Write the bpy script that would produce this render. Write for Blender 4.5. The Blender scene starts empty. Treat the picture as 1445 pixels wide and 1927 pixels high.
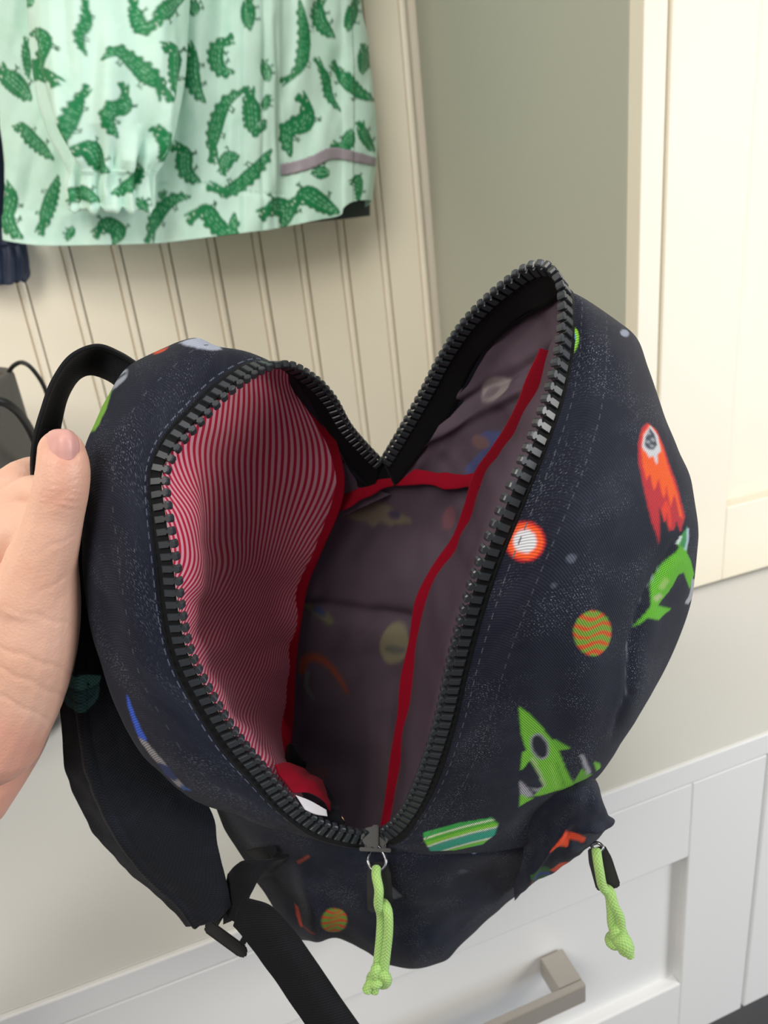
import bpy, bmesh, math
import numpy as np
from mathutils import Vector, Matrix

S = bpy.context.scene
COL = S.collection
rng = np.random.default_rng(7)

# ------------------------------------------------------------------ camera
F, CX, CY = 1300.0, 722.5, 963.5           # focal length and centre for a 1445 x 1927 frame
FLOOR_DROP = 0.85                           # camera height above the floor
CAM = np.array([0.0, 0.0, FLOOR_DROP])


def cam_rows():
    a, b, c = 0.35383511, -0.29101618, -0.11484061
    rx = np.array([[1, 0, 0], [0, math.cos(a), -math.sin(a)], [0, math.sin(a), math.cos(a)]])
    ry = np.array([[math.cos(b), 0, math.sin(b)], [0, 1, 0], [-math.sin(b), 0, math.cos(b)]])
    rz = np.array([[math.cos(c), -math.sin(c), 0], [math.sin(c), math.cos(c), 0], [0, 0, 1]])
    return rz @ rx @ ry @ np.array([[1, 0, 0], [0, 0, -1], [0, 1, 0.0]])


M = cam_rows()                              # rows: right, down, forward in world axes
cam_data = bpy.data.cameras.new('camera')
cam = bpy.data.objects.new('camera', cam_data)
COL.objects.link(cam)
cam_data.sensor_fit = 'HORIZONTAL'
cam_data.sensor_width = 36.0
cam_data.lens = 36.0 * F / 1445.0
cam_data.clip_start = 0.02
cam_data.dof.use_dof = True
cam_data.dof.focus_distance = 0.27
cam_data.dof.aperture_fstop = 20.0
mw = Matrix.Identity(4)
for i in range(3):
    mw[i][0], mw[i][1], mw[i][2], mw[i][3] = M[0][i], -M[1][i], -M[2][i], CAM[i]
cam.matrix_world = mw
S.camera = cam

# ------------------------------------------------------------------ light and exposure
S.view_settings.view_transform = 'Standard'
S.view_settings.look = 'None'
S.view_settings.gamma = 1.0
S.view_settings.use_curve_mapping = False
S.view_settings.exposure = -0.08
world = bpy.data.worlds.new('room_light')
S.world = world
world.use_nodes = True
world.node_tree.nodes['Background'].inputs[0].default_value = (1.0, 0.96, 0.90, 1)
world.node_tree.nodes['Background'].inputs[1].default_value = 0.22


def area(name, loc, target, sx, sy, power, col):
    d = bpy.data.lights.new(name, 'AREA')
    d.shape = 'RECTANGLE'
    d.size, d.size_y, d.energy, d.color = sx, sy, power, col
    o = bpy.data.objects.new(name, d)
    COL.objects.link(o)
    o.location = loc
    o.rotation_euler = (Vector(target) - Vector(loc)).to_track_quat('-Z', 'Y').to_euler()
    return o


area('ceiling_light', (0.1, 0.0, 2.7), (0.1, 0.4, 0.6), 1.2, 0.8, 10, (0.97, 0.98, 1.0))
area('window_light', (1.9, -1.0, 1.3), (0.2, 0.7, 0.7), 0.6, 0.9, 28, (1.0, 0.94, 0.84))
area('far_window_light', (-0.95, -0.95, 2.1), (0.1, 0.6, 0.7), 1.0, 1.0, 33, (1.0, 0.945, 0.85))
area('wall_fill_light', (-1.35, 0.25, 1.15), (-0.1, 1.1, 0.75), 0.4, 0.5, 5, (1.0, 0.88, 0.70))  # added warm fill with no known lamp, brightens the left boards
area('low_fill_light', (1.9, -0.9, 0.45), (0.5, 0.4, 0.3), 0.8, 0.7, 15, (0.72, 0.84, 1.0))  # invented cool source, added low to brighten the drawer fronts

# ------------------------------------------------------------------ helpers


def lin(h):
    """sRGB hex to linear rgb"""
    c = np.array([int(h[i:i + 2], 16) for i in (0, 2, 4)]) / 255.0
    return np.where(c <= 0.04045, c / 12.92, ((c + 0.055) / 1.055) ** 2.4)


def PZ(q):
    """(frame x, frame y, depth along the view axis in metres) -> world"""
    q = np.asarray(q, float)
    z = q[..., 2]
    c = np.stack([(q[..., 0] - CX) / F * z, (q[..., 1] - CY) / F * z, z], -1)
    return c @ M + CAM


def PY(q):
    """(frame x, frame y, distance towards the back wall) -> world"""
    q = np.asarray(q, float)
    c = np.stack([(q[..., 0] - CX) / F, (q[..., 1] - CY) / F, np.ones(q.shape[:-1])], -1) @ M
    return c * (q[..., 2] / c[..., 1])[..., None] + CAM


def hermite(K, t, te):
    """non-uniform Catmull-Rom through K (n,...) at knots t, evaluated at te"""
    n = len(t)
    m = np.zeros_like(K)
    sh = (-1,) + (1,) * (K.ndim - 1)
    if n == 2:
        m[:] = (K[1] - K[0]) / (t[1] - t[0])
    else:
        h = (t[1:] - t[:-1]).reshape(sh)
        d = (K[1:] - K[:-1]) / h
        m[1:-1] = (d[:-1] * h[1:] + d[1:] * h[:-1]) / (h[1:] + h[:-1])
        m[0], m[-1] = d[0], d[-1]
    i = np.clip(np.searchsorted(t, te, 'right') - 1, 0, n - 2)
    h = (t[i + 1] - t[i]).reshape(sh)
    u = ((te - t[i]) / (t[i + 1] - t[i])).reshape(sh)
    return ((2 * u**3 - 3 * u**2 + 1) * K[i] + (u**3 - 2 * u**2 + u) * h * m[i]
            + (-2 * u**3 + 3 * u**2) * K[i + 1] + (u**3 - u**2) * h * m[i + 1])


def chord(K, zs):
    D = np.diff(K[..., :3] * np.array([1, 1, zs]), axis=0)
    L = np.sqrt((D**2).sum(-1))
    if L.ndim > 1:
        L = L.mean(tuple(range(1, L.ndim)))
    return np.concatenate([[0], np.cumsum(np.maximum(np.sqrt(L), 1e-4))])


def spl(pts, n, zs=3000.0, byindex=False):
    """resample control points to n points evenly along the length"""
    K = np.array(pts, float)
    t = np.arange(len(K), dtype=float) if byindex else chord(K, zs)
    te = np.linspace(0, t[-1], n if byindex else 12 * n)
    R = hermite(K, t, te)
    if byindex:
        return R
    D = np.sqrt((np.diff(R[:, :3] * np.array([1, 1, zs]), axis=0)**2).sum(-1))
    s = np.concatenate([[0], np.cumsum(D)])
    si = np.linspace(0, s[-1], n)
    return np.stack([np.interp(si, s, R[:, k]) for k in range(R.shape[1])], -1)


def patch(rows, nu, nv, zs=3000.0, byindex=False):
    """rows of control points -> (nv, nu, d) grid"""
    A = np.array([spl(r, nu, zs, byindex) for r in rows])
    t = chord(A, zs)
    te = hermite(t.copy(), np.arange(len(t), dtype=float), np.linspace(0, len(t) - 1, nv * 8))
    te = np.linspace(0, t[-1], nv)
    return hermite(A, t, te)


def noise2(x, y, seed=0):
    """smooth value noise in -1..1"""
    def hsh(i, j):
        v = np.sin(i * 127.1 + j * 311.7 + seed * 74.7) * 43758.5453
        return (v - np.floor(v)) * 2 - 1
    xi, yi = np.floor(x), np.floor(y)
    fx, fy = x - xi, y - yi
    fx, fy = fx * fx * (3 - 2 * fx), fy * fy * (3 - 2 * fy)
    a, b, c, d = hsh(xi, yi), hsh(xi + 1, yi), hsh(xi, yi + 1), hsh(xi + 1, yi + 1)
    return (a * (1 - fx) + b * fx) * (1 - fy) + (c * (1 - fx) + d * fx) * fy


def grid_normals(W):
    n = np.cross(np.gradient(W, axis=1), np.gradient(W, axis=0))
    return n / np.maximum(np.linalg.norm(n, axis=-1, keepdims=True), 1e-9)


def link(o, parent=None):
    COL.objects.link(o)
    if parent is not None:
        o.parent = parent
    return o


def wloc(o):
    v = Vector((0, 0, 0))
    while o is not None:
        v += o.location
        o = o.parent
    return np.array(v)


def mesh_np(name, V, Fq, mats, parent=None, smooth=True, uv=None, col=None, mi=None):
    """numpy verts and quads -> object. V is in world coordinates."""
    off = wloc(parent) if parent is not None else np.zeros(3)
    V = np.asarray(V, float).reshape(-1, 3) - off
    Fq = np.asarray(Fq, np.int32)
    k = Fq.shape[1]
    me = bpy.data.meshes.new(name)
    me.vertices.add(len(V))
    me.vertices.foreach_set('co', V.astype(np.float32).ravel())
    me.loops.add(Fq.size)
    me.loops.foreach_set('vertex_index', Fq.ravel())
    me.polygons.add(len(Fq))
    me.polygons.foreach_set('loop_start', np.arange(0, Fq.size, k, dtype=np.int32))
    if smooth:
        me.polygons.foreach_set('use_smooth', np.ones(len(Fq), bool))
    for m in (mats if isinstance(mats, (list, tuple)) else [mats]):
        me.materials.append(m)
    if mi is not None:
        me.polygons.foreach_set('material_index', np.asarray(mi, np.int32))
    if uv is not None:
        l = me.uv_layers.new(name='UVMap')
        l.data.foreach_set('uv', np.asarray(uv, np.float32).reshape(-1, 2)[Fq.ravel()].ravel())
    if col is not None:
        a = me.attributes.new('print', 'FLOAT_COLOR', 'POINT')
        a.data.foreach_set('color', np.asarray(col, np.float32).ravel())
    me.update(calc_edges=True)
    me.validate()
    return link(bpy.data.objects.new(name, me), parent)


def quads(nv, nu, wrap_u=False):
    j, i = np.meshgrid(np.arange(nv - 1), np.arange(nu if wrap_u else nu - 1), indexing='ij')
    i2 = (i + 1) % nu
    return np.stack([j * nu + i, j * nu + i2, (j + 1) * nu + i2, (j + 1) * nu + i], -1).reshape(-1, 4)


def grid_uv(W):
    du = np.linalg.norm(np.diff(W, axis=1), axis=-1)
    u = np.concatenate([np.zeros((W.shape[0], 1)), np.cumsum(du, 1)], 1)
    dv = np.linalg.norm(np.diff(W, axis=0), axis=-1)
    v = np.concatenate([np.zeros((1, W.shape[1])), np.cumsum(dv, 0)], 0)
    return np.stack([u, v], -1)


def cloth(name, G, mat, parent, conv=PZ, bump=None, col=None, thick=0.0, uv=None, wrap=False):
    """grid of (x, y, depth[, ...]) -> cloth mesh with optional relief along the normal"""
    W = conv(G[..., :3])
    if bump is not None:
        W = W + grid_normals(W) * bump[..., None]
    o = mesh_np(name, W, quads(G.shape[0], G.shape[1], wrap), mat, parent,
                uv=grid_uv(W) if uv is None else uv, col=col)
    if thick:
        md = o.modifiers.new('thickness', 'SOLIDIFY')
        md.thickness = thick
        md.offset = 0
    return o


def tube_np(path, r, ns=10, caps=True):
    """world path (n,3), radius scalar or (n,) -> verts, quads"""
    P_ = np.asarray(path, float)
    n = len(P_)
    r = np.broadcast_to(np.asarray(r, float), (n,))
    T = np.gradient(P_, axis=0)
    T /= np.maximum(np.linalg.norm(T, axis=1, keepdims=True), 1e-9)
    N = np.zeros_like(P_)
    a = np.array([0, 0, 1.0]) if abs(T[0][2]) < 0.9 else np.array([1.0, 0, 0])
    v = np.cross(T[0], a)
    for i in range(n):
        v = v - T[i] * (v @ T[i])
        v /= max(np.linalg.norm(v), 1e-9)
        N[i] = v
    B = np.cross(T, N)
    th = np.arange(ns) * 2 * math.pi / ns
    V = P_[:, None] + r[:, None, None] * (np.cos(th)[None, :, None] * N[:, None] + np.sin(th)[None, :, None] * B[:, None])
    V = V.reshape(-1, 3)
    Q = quads(n, ns, True)
    if caps:
        V = np.concatenate([V, P_[:1], P_[-1:]])
        c0, c1 = n * ns, n * ns + 1
        i = np.arange(ns)
        e0 = np.stack([(i + 1) % ns, i, np.full(ns, c0), np.full(ns, c0)], -1)
        e1 = np.stack([(n - 1) * ns + i, (n - 1) * ns + (i + 1) % ns, np.full(ns, c1), np.full(ns, c1)], -1)
        return V, Q, np.concatenate([e0[:, :3], e1[:, :3]])
    return V, Q, None


def from_lists(name, V, faces, mat, parent=None, smooth=True):
    off = wloc(parent) if parent is not None else np.zeros(3)
    me = bpy.data.meshes.new(name)
    me.from_pydata([tuple(v) for v in (np.asarray(V) - off)], [], [tuple(int(i) for i in f) for f in faces])
    me.materials.append(mat)
    if smooth:
        me.polygons.foreach_set('use_smooth', np.ones(len(me.polygons), bool))
    me.update()
    return link(bpy.data.objects.new(name, me), parent)


def tube(name, path, r, mat, parent=None, ns=10):
    """round cord or wire with tapered ends and a UV map in metres"""
    P_ = np.asarray(path, float)
    r = np.broadcast_to(np.asarray(r, float), (len(P_),))
    a, z = P_[0] - P_[1], P_[-1] - P_[-2]
    a, z = a / np.linalg.norm(a) * r[0], z / np.linalg.norm(z) * r[-1]
    P_ = np.concatenate([[P_[0] + a * .5, P_[0] + a * .45, P_[0] + a * .2], P_, [P_[-1] + z * .2, P_[-1] + z * .45, P_[-1] + z * .5]])
    r = np.concatenate([[r[0] * .02, r[0] * .5, r[0] * .9], r, [r[-1] * .9, r[-1] * .5, r[-1] * .02]])
    V, Q, E = tube_np(P_, r, ns, False)
    s = np.concatenate([[0], np.cumsum(np.linalg.norm(np.diff(P_, axis=0), axis=1))])
    th = np.abs(np.arange(ns) / ns - 0.5) * 2
    uv = np.stack([np.broadcast_to(th[None] * math.pi * r.max(), (len(P_), ns)), np.broadcast_to(s[:, None], (len(P_), ns))], -1)
    return mesh_np(name, V, Q, mat, parent, uv=uv)


def box(name, lo, hi, mat, parent=None, bevel=0.0):
    """axis aligned box in world coordinates, bevelled"""
    off = wloc(parent) if parent is not None else np.zeros(3)
    lo, hi = np.array(lo, float), np.array(hi, float)
    bm = bmesh.new()
    bmesh.ops.create_cube(bm, size=1.0)
    for v in bm.verts:
        v.co = Vector(lo - off + (np.array(v.co) + 0.5) * (hi - lo))
    if bevel:
        bmesh.ops.bevel(bm, geom=list(bm.edges), offset=bevel, segments=2, affect='EDGES', profile=0.5)
    me = bpy.data.meshes.new(name)
    bm.to_mesh(me)
    bm.free()
    me.materials.append(mat)
    return link(bpy.data.objects.new(name, me), parent)


def thing(name, label, cat, loc=(0, 0, 0)):
    o = bpy.data.objects.new(name, None)
    o.empty_display_size = 0.05
    COL.objects.link(o)
    o.location = loc
    o['label'] = label
    o['category'] = cat
    return o


# ------------------------------------------------------------------ materials


def new_mat(name):
    m = bpy.data.materials.new(name)
    m.use_nodes = True
    nt = m.node_tree
    return m, nt, nt.nodes['Principled BSDF']


def nd(nt, kind, **kw):
    n = nt.nodes.new(kind)
    for k, v in kw.items():
        if k.startswith('i_'):
            key = k[2:]
            n.inputs[int(key) if key.isdigit() else key.replace('_', ' ')].default_value = v
        else:
            setattr(n, k, v)
    return n


def math_n(nt, op, a, b=None, clamp=False):
    n = nt.nodes.new('ShaderNodeMath')
    n.operation = op
    n.use_clamp = clamp
    for i, x in enumerate((a, b)):
        if x is None:
            continue
        if isinstance(x, (int, float)):
            n.inputs[i].default_value = x
        else:
            nt.links.new(x, n.inputs[i])
    return n.outputs[0]


def mix_c(nt, fac, a, b, mode='MIX'):
    n = nt.nodes.new('ShaderNodeMix')
    n.data_type = 'RGBA'
    n.blend_type = mode
    if isinstance(fac, (int, float)):
        n.inputs[0].default_value = fac
    else:
        nt.links.new(fac, n.inputs[0])
    for k, x in ((6, a), (7, b)):
        if hasattr(x, 'is_linked'):
            nt.links.new(x, n.inputs[k])
        else:
            n.inputs[k].default_value = (*x, 1)
    return n.outputs[2]


def plain(name, hx, rough=0.5, metal=0.0, bump=0.0, scale=60.0, vary=0.0, spec=0.5):
    """painted or moulded surface with slight tonal variation and grain"""
    m, nt, b = new_mat(name)
    c = lin(hx)
    b.inputs['Roughness'].default_value = rough
    b.inputs['Metallic'].default_value = metal
    b.inputs['Specular IOR Level'].default_value = spec
    g = nd(nt, 'ShaderNodeNewGeometry')
    n = nd(nt, 'ShaderNodeTexNoise', i_Scale=scale, i_Detail=4.0)
    nt.links.new(g.outputs['Position'], n.inputs['Vector'])
    nt.links.new(mix_c(nt, n.outputs['Fac'], c * (1 - vary), np.minimum(c * (1 + vary), 1)), b.inputs['Base Color'])
    if bump:
        bp = nd(nt, 'ShaderNodeBump', i_Strength=bump, i_Distance=0.001)
        nt.links.new(n.outputs['Fac'], bp.inputs['Height'])
        nt.links.new(bp.outputs['Normal'], b.inputs['Normal'])
    return m


def weave_nodes(nt, pitch, twill=False):
    """height of a woven cloth from the UV map in metres"""
    uv = nd(nt, 'ShaderNodeUVMap')
    sep = nd(nt, 'ShaderNodeSeparateXYZ')
    nt.links.new(uv.outputs[0], sep.inputs[0])
    k = 2 * math.pi / pitch
    x = math_n(nt, 'MULTIPLY', sep.outputs[0], k)
    y = math_n(nt, 'MULTIPLY', sep.outputs[1], k)
    if twill:
        h = math_n(nt, 'SINE', math_n(nt, 'ADD', x, y))
        return uv, math_n(nt, 'MULTIPLY_ADD', h, 0.5), sep
    sx, sy = math_n(nt, 'SINE', x), math_n(nt, 'SINE', y)
    h = math_n(nt, 'ADD', math_n(nt, 'MULTIPLY', math_n(nt, 'MULTIPLY', sx, sy), 0.5), 0.5)
    return uv, h, sep


def cloth_mat(name, base, pitch=0.0011, use_print=True, stain=None, speck=0.0, rough=0.72, sheen=0.25,
              tone=(0.72, 1.25), bump=0.35, spec=0.35):
    """woven fabric: printed colour attribute, weave tone and relief, worn mottling, tiny printed specks"""
    m, nt, b = new_mat(name)
    uv, h, sep = weave_nodes(nt, pitch)
    c = lin(base)
    colr = None
    n1 = nd(nt, 'ShaderNodeTexNoise', i_Scale=16.0, i_Detail=6.0, i_Roughness=0.68)
    nt.links.new(uv.outputs[0], n1.inputs['Vector'])
    if stain:
        r = nd(nt, 'ShaderNodeMapRange')
        r.inputs[1].default_value, r.inputs[2].default_value = 0.5, 0.78
        nt.links.new(n1.outputs['Fac'], r.inputs[0])
        colr = mix_c(nt, r.outputs[0], c, lin(stain))
    else:
        colr = mix_c(nt, n1.outputs['Fac'], c * 0.88, c * 1.12)
    if speck:
        n2 = nd(nt, 'ShaderNodeTexNoise', i_Scale=1300.0, i_Detail=0.0)
        nt.links.new(uv.outputs[0], n2.inputs['Vector'])
        n3 = nd(nt, 'ShaderNodeTexNoise', i_Scale=28.0, i_Detail=3.0)
        nt.links.new(uv.outputs[0], n3.inputs['Vector'])
        s = math_n(nt, 'MULTIPLY', math_n(nt, 'SUBTRACT', n2.outputs['Fac'], 0.63), 9.0, True)
        d = math_n(nt, 'MULTIPLY', math_n(nt, 'SUBTRACT', n3.outputs['Fac'], 0.46), 5.0, True)
        colr = mix_c(nt, math_n(nt, 'MULTIPLY', math_n(nt, 'MULTIPLY', s, d), speck), colr, lin('a9b2c4'))
    if use_print:
        at = nd(nt, 'ShaderNodeAttribute', attribute_name='print')
        colr = mix_c(nt, at.outputs['Alpha'], colr, at.outputs['Color'])
    t = nd(nt, 'ShaderNodeMapRange')
    t.inputs[3].default_value, t.inputs[4].default_value = tone
    nt.links.new(h, t.inputs[0])
    tc = nd(nt, 'ShaderNodeCombineColor')
    for i in range(3):
        nt.links.new(t.outputs[0], tc.inputs[i])
    nt.links.new(mix_c(nt, 1.0, colr, tc.outputs[0], 'MULTIPLY'), b.inputs['Base Color'])
    b.inputs['Roughness'].default_value = rough
    b.inputs['Specular IOR Level'].default_value = spec
    b.inputs['Sheen Weight'].default_value = sheen
    b.inputs['Sheen Roughness'].default_value = 0.45
    bp = nd(nt, 'ShaderNodeBump', i_Strength=bump, i_Distance=0.0004)
    nt.links.new(h, bp.inputs['Height'])
    nt.links.new(bp.outputs['Normal'], b.inputs['Normal'])
    return m


def stripe_mat():
    """thin red and pale pink pinstripes running along the printed stripe coordinate"""
    m, nt, b = new_mat('red_pinstripe_lining')
    at = nd(nt, 'ShaderNodeAttribute', attribute_name='print')
    sep = nd(nt, 'ShaderNodeSeparateColor')
    nt.links.new(at.outputs['Color'], sep.inputs[0])
    w = math_n(nt, 'SINE', math_n(nt, 'MULTIPLY', sep.outputs[0], 2 * math.pi))
    f = math_n(nt, 'ADD', math_n(nt, 'MULTIPLY', w, 2.2), 0.5, True)
    nt.links.new(mix_c(nt, f, lin('edacc0'), lin('c4063c')), b.inputs['Base Color'])
    b.inputs['Roughness'].default_value = 0.6
    b.inputs['Sheen Weight'].default_value = 0.1
    return m


PAINT_WARM = plain('warm_white_paint', 'efe7d6', 0.42, vary=0.015, scale=8, bump=0.03)
PAINT_CAB = plain('cream_cabinet_paint', 'ece5d4', 0.40, vary=0.015, scale=9, bump=0.03)
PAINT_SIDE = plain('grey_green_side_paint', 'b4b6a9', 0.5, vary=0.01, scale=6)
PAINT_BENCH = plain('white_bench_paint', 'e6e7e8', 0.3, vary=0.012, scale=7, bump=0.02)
WORKTOP_SHADED = plain('shaded_white_worktop', 'd0d1d0', 0.34, vary=0.012, scale=7, bump=0.02)  # bench white darkened, standing in for weaker light on the top
METAL = plain('brushed_nickel', 'b9b3ab', 0.45, metal=0.5, vary=0.05, scale=300)
TILE = plain('dark_slate_tile', '4c4d50', 0.55, vary=0.12, scale=30, bump=0.15)
GROUT = plain('grey_grout', '6d6b68', 0.8, vary=0.1, scale=80)
TOTE = plain('dark_grey_felt', '5a5754', 0.85, vary=0.12, scale=220, bump=0.5)
CORD_BLACK = plain('black_cord', '17181a', 0.5, vary=0.2, scale=200)
NAVY_SHELL = cloth_mat('navy_rain_shell', '1b2740', 0.0016, use_print=False, rough=0.5, sheen=0.1, bump=0.1, tone=(0.95, 1.05))
COAT_MAT = cloth_mat('mint_printed_raincoat', 'cdeee1', 0.0014, stain='b7e3cf', rough=0.5, sheen=0.1, tone=(0.96, 1.03), bump=0.08)
REFLECT = plain('grey_reflective_tape', '9b929c', 0.35, vary=0.03, scale=100)
COAT_DARK = plain('dark_coat_lining', '4a5050', 0.8, vary=0.1, scale=60)
BAG = cloth_mat('space_printed_canvas', '121729', 0.00145, stain='2a2e3e', speck=0.34, rough=0.7, sheen=0.05, tone=(0.3, 1.75), spec=0.25, bump=0.5)
BAG_IN = cloth_mat('purple_grey_print_reverse', '5e525f', 0.0010, stain='544d58', rough=0.85, sheen=0.0, spec=0.12, tone=(0.95, 1.05), bump=0.1)
STRIPE = stripe_mat()
BIND = cloth_mat('red_binding_tape', '920622', 0.0016, use_print=False, rough=0.85, sheen=0.05, spec=0.15, tone=(0.9, 1.08), bump=0.3)
TAPE = cloth_mat('black_zip_tape', '0c0e12', 0.0013, use_print=False, rough=0.75, sheen=0.06, spec=0.2, tone=(0.8, 1.2), bump=0.3)
WEBBING = cloth_mat('black_webbing', '0d0f14', 0.0016, use_print=False, rough=0.7, sheen=0.06, spec=0.2, tone=(0.7, 1.3), bump=0.5)
MESH_STRAP = cloth_mat('black_strap_mesh', '10131b', 0.0019, stain='1b2030', rough=0.75, sheen=0.06, spec=0.2, tone=(0.6, 1.5), bump=0.6)
TOOTH = plain('dark_moulded_plastic', '30353b', 0.34, vary=0.1, scale=400, spec=0.6)
BLACK_METAL = plain('black_plated_metal', '0b0c0e', 0.32, metal=0.0, vary=0.05, scale=200)
WIRE = plain('steel_wire', '8a8d92', 0.25, metal=1.0)
GOLD = plain('pale_gold_metal', 'c9a27c', 0.25, metal=1.0)
RUBBER = plain('black_rubber_tab', '111215', 0.55, vary=0.1, scale=200)
CORD = cloth_mat('lime_green_cord', 'a2cc76', 0.0022, use_print=False, rough=0.7, sheen=0.2, tone=(0.75, 1.15), bump=0.7)
WHITE_LABEL = plain('white_satin_label', 'd9d7de', 0.5, vary=0.03, scale=300)
BUCKLE = plain('black_buckle_plastic', '08090b', 0.4, vary=0.1, scale=200)
NAIL = plain('pink_nail', 'd9a39c', 0.42, vary=0.05, scale=90)


def skin_mat():
    m, nt, b = new_mat('skin')
    g = nd(nt, 'ShaderNodeNewGeometry')
    n = nd(nt, 'ShaderNodeTexNoise', i_Scale=35.0, i_Detail=5.0)
    nt.links.new(g.outputs['Position'], n.inputs['Vector'])
    at = nd(nt, 'ShaderNodeAttribute', attribute_name='print')
    base = mix_c(nt, n.outputs['Fac'], lin('dfab93'), lin('f0c6b3'))
    nt.links.new(mix_c(nt, at.outputs['Alpha'], base, at.outputs['Color']), b.inputs['Base Color'])
    b.inputs['Roughness'].default_value = 0.48
    b.inputs['Subsurface Weight'].default_value = 0.12
    b.inputs['Subsurface Radius'].default_value = (1.0, 0.35, 0.2)
    b.inputs['Subsurface Scale'].default_value = 0.004
    v = nd(nt, 'ShaderNodeTexVoronoi', i_Scale=900.0)
    nt.links.new(g.outputs['Position'], v.inputs['Vector'])
    n2 = nd(nt, 'ShaderNodeTexNoise', i_Scale=160.0, i_Detail=5.0)
    nt.links.new(g.outputs['Position'], n2.inputs['Vector'])
    h = math_n(nt, 'ADD', math_n(nt, 'MULTIPLY', v.outputs['Distance'], 0.3), n2.outputs['Fac'])
    bp = nd(nt, 'ShaderNodeBump', i_Strength=0.25, i_Distance=0.0012)
    nt.links.new(h, bp.inputs['Height'])
    nt.links.new(bp.outputs['Normal'], b.inputs['Normal'])
    return m


SKIN = skin_mat()

# ------------------------------------------------------------------ print painter


class Painter:
    """evaluates flat printed shapes on pattern points (n,2); returns rgba with alpha = ink"""

    def __init__(self, Q):
        self.Q = np.asarray(Q, float).reshape(-1, 2)
        self.c = np.zeros((len(self.Q), 4), np.float32)

    def inside(self, poly):
        poly = np.asarray(poly, float)
        lo, hi = poly.min(0), poly.max(0)
        x, y = self.Q[:, 0], self.Q[:, 1]
        idx = np.nonzero((x >= lo[0]) & (x <= hi[0]) & (y >= lo[1]) & (y <= hi[1]))[0]
        if not len(idx):
            return idx
        xs, ys = x[idx], y[idx]
        ins = np.zeros(len(idx), bool)
        n = len(poly)
        for i in range(n):
            x0, y0 = poly[i]
            x1, y1 = poly[(i + 1) % n]
            if y0 == y1:
                continue
            ins ^= ((y0 > ys) != (y1 > ys)) & (xs < (x1 - x0) * (ys - y0) / (y1 - y0) + x0)
        return idx[ins]

    def put(self, idx, hx, a=1.0):
        self.c[idx, :3] = lin(hx)
        self.c[idx, 3] = a

    def poly(self, pts, hx, a=1.0):
        i = self.inside(pts)
        self.put(i, hx, a)
        return i

    def ell(self, cx, cy, rx, ry, hx, rot=0.0, a=1.0):
        t = math.radians(rot)
        dx, dy = self.Q[:, 0] - cx, self.Q[:, 1] - cy
        u, v = dx * math.cos(t) + dy * math.sin(t), -dx * math.sin(t) + dy * math.cos(t)
        i = np.nonzero((u / rx)**2 + (v / ry)**2 < 1)[0]
        self.put(i, hx, a)
        return i

    def stroke(self, pts, w, hx, a=1.0):
        self.poly(ribbon(pts, w), hx, a)


def soften(c, n=1):
    """let the ink bleed by one thread so printed edges are not stepped"""
    for _ in range(n):
        p = np.pad(c, ((1, 1), (1, 1), (0, 0)), mode='edge')
        a = p[..., 3:4]
        w = [(0, 0, 1), (0, 1, 2), (0, 2, 1), (1, 0, 2), (1, 1, 4), (1, 2, 2), (2, 0, 1), (2, 1, 2), (2, 2, 1)]
        H, Wd = c.shape[:2]
        num = sum(k * (p * np.where(np.arange(4) < 3, 1, 0) * a)[i:i + H, j:j + Wd] for i, j, k in w)
        den = sum(k * a[i:i + H, j:j + Wd] for i, j, k in w)
        c = np.concatenate([np.where(den > 0, num[..., :3] / np.maximum(den, 1e-6), c[..., :3]), den / 16], -1)
    return c


def ribbon(pts, w):
    p = spl(np.c_[np.array(pts, float), np.zeros(len(pts))], 18)[:, :2]
    t = np.gradient(p, axis=0)
    t /= np.maximum(np.linalg.norm(t, axis=1, keepdims=True), 1e-6)
    n = np.stack([-t[:, 1], t[:, 0]], -1)
    w = np.broadcast_to(w, (18,)) if np.ndim(w) == 0 else np.interp(np.linspace(0, 1, 18), np.linspace(0, 1, len(w)), w)
    return np.concatenate([p + n * w[:, None] / 2, (p - n * w[:, None] / 2)[::-1]])


# ------------------------------------------------------------------ setting
YW, YC, YF = 1.10, 0.595, 0.366            # back wall, tall cabinet face, bench front
ZB = CAM[2] - 0.414                        # bench top height
XC = 0.464                                 # cabinet side
PITCH = 0.0597 * YW


def structure(o):
    o['kind'] = 'structure'
    return o


# beadboard: backing plus vertical boards, each with a bead along one edge
wall = structure(box('wall_back', (-1.6, YW + 0.012, 0.0), (1.9, YW + 0.10, 2.5), PAINT_WARM))
prof = [(0, 0.008), (0.0008, 0.0), (PITCH - 0.0135, 0.0), (PITCH - 0.0122, 0.0040), (PITCH - 0.0110, 0.0)]
for k in range(7):
    a = math.pi * k / 6
    prof.append((PITCH - 0.0062 - 0.0048 * math.cos(a), 0.0005 - 0.0026 * math.sin(a)))
prof += [(PITCH - 0.0008, 0.0052), (PITCH, 0.008)]
pv = []
for z in (ZB - 0.02, 2.45):
    pv += [(x, YW + y, z) for x, y in prof] + [(PITCH, YW + 0.013, z), (0, YW + 0.013, z)]
npf = len(prof) + 2
pf = [(i, (i + 1) % npf, npf + (i + 1) % npf, npf + i) for i in range(npf)] + [tuple(range(npf))[::-1], tuple(range(npf, 2 * npf))]
plank0 = None
x_bead = -0.128 * YW
k0 = -24
for k in range(k0, 10):
    x0 = x_bead + (k - 1) * PITCH
    if x0 > XC:
        break
    if plank0 is None:
        plank0 = from_lists('plank', pv, pf, PAINT_WARM, wall, smooth=False)
        plank0.location.x = x0
    else:
        c = plank0.copy()
        c.location.x = x0
        link(c, wall)
        c.parent = wall

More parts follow.
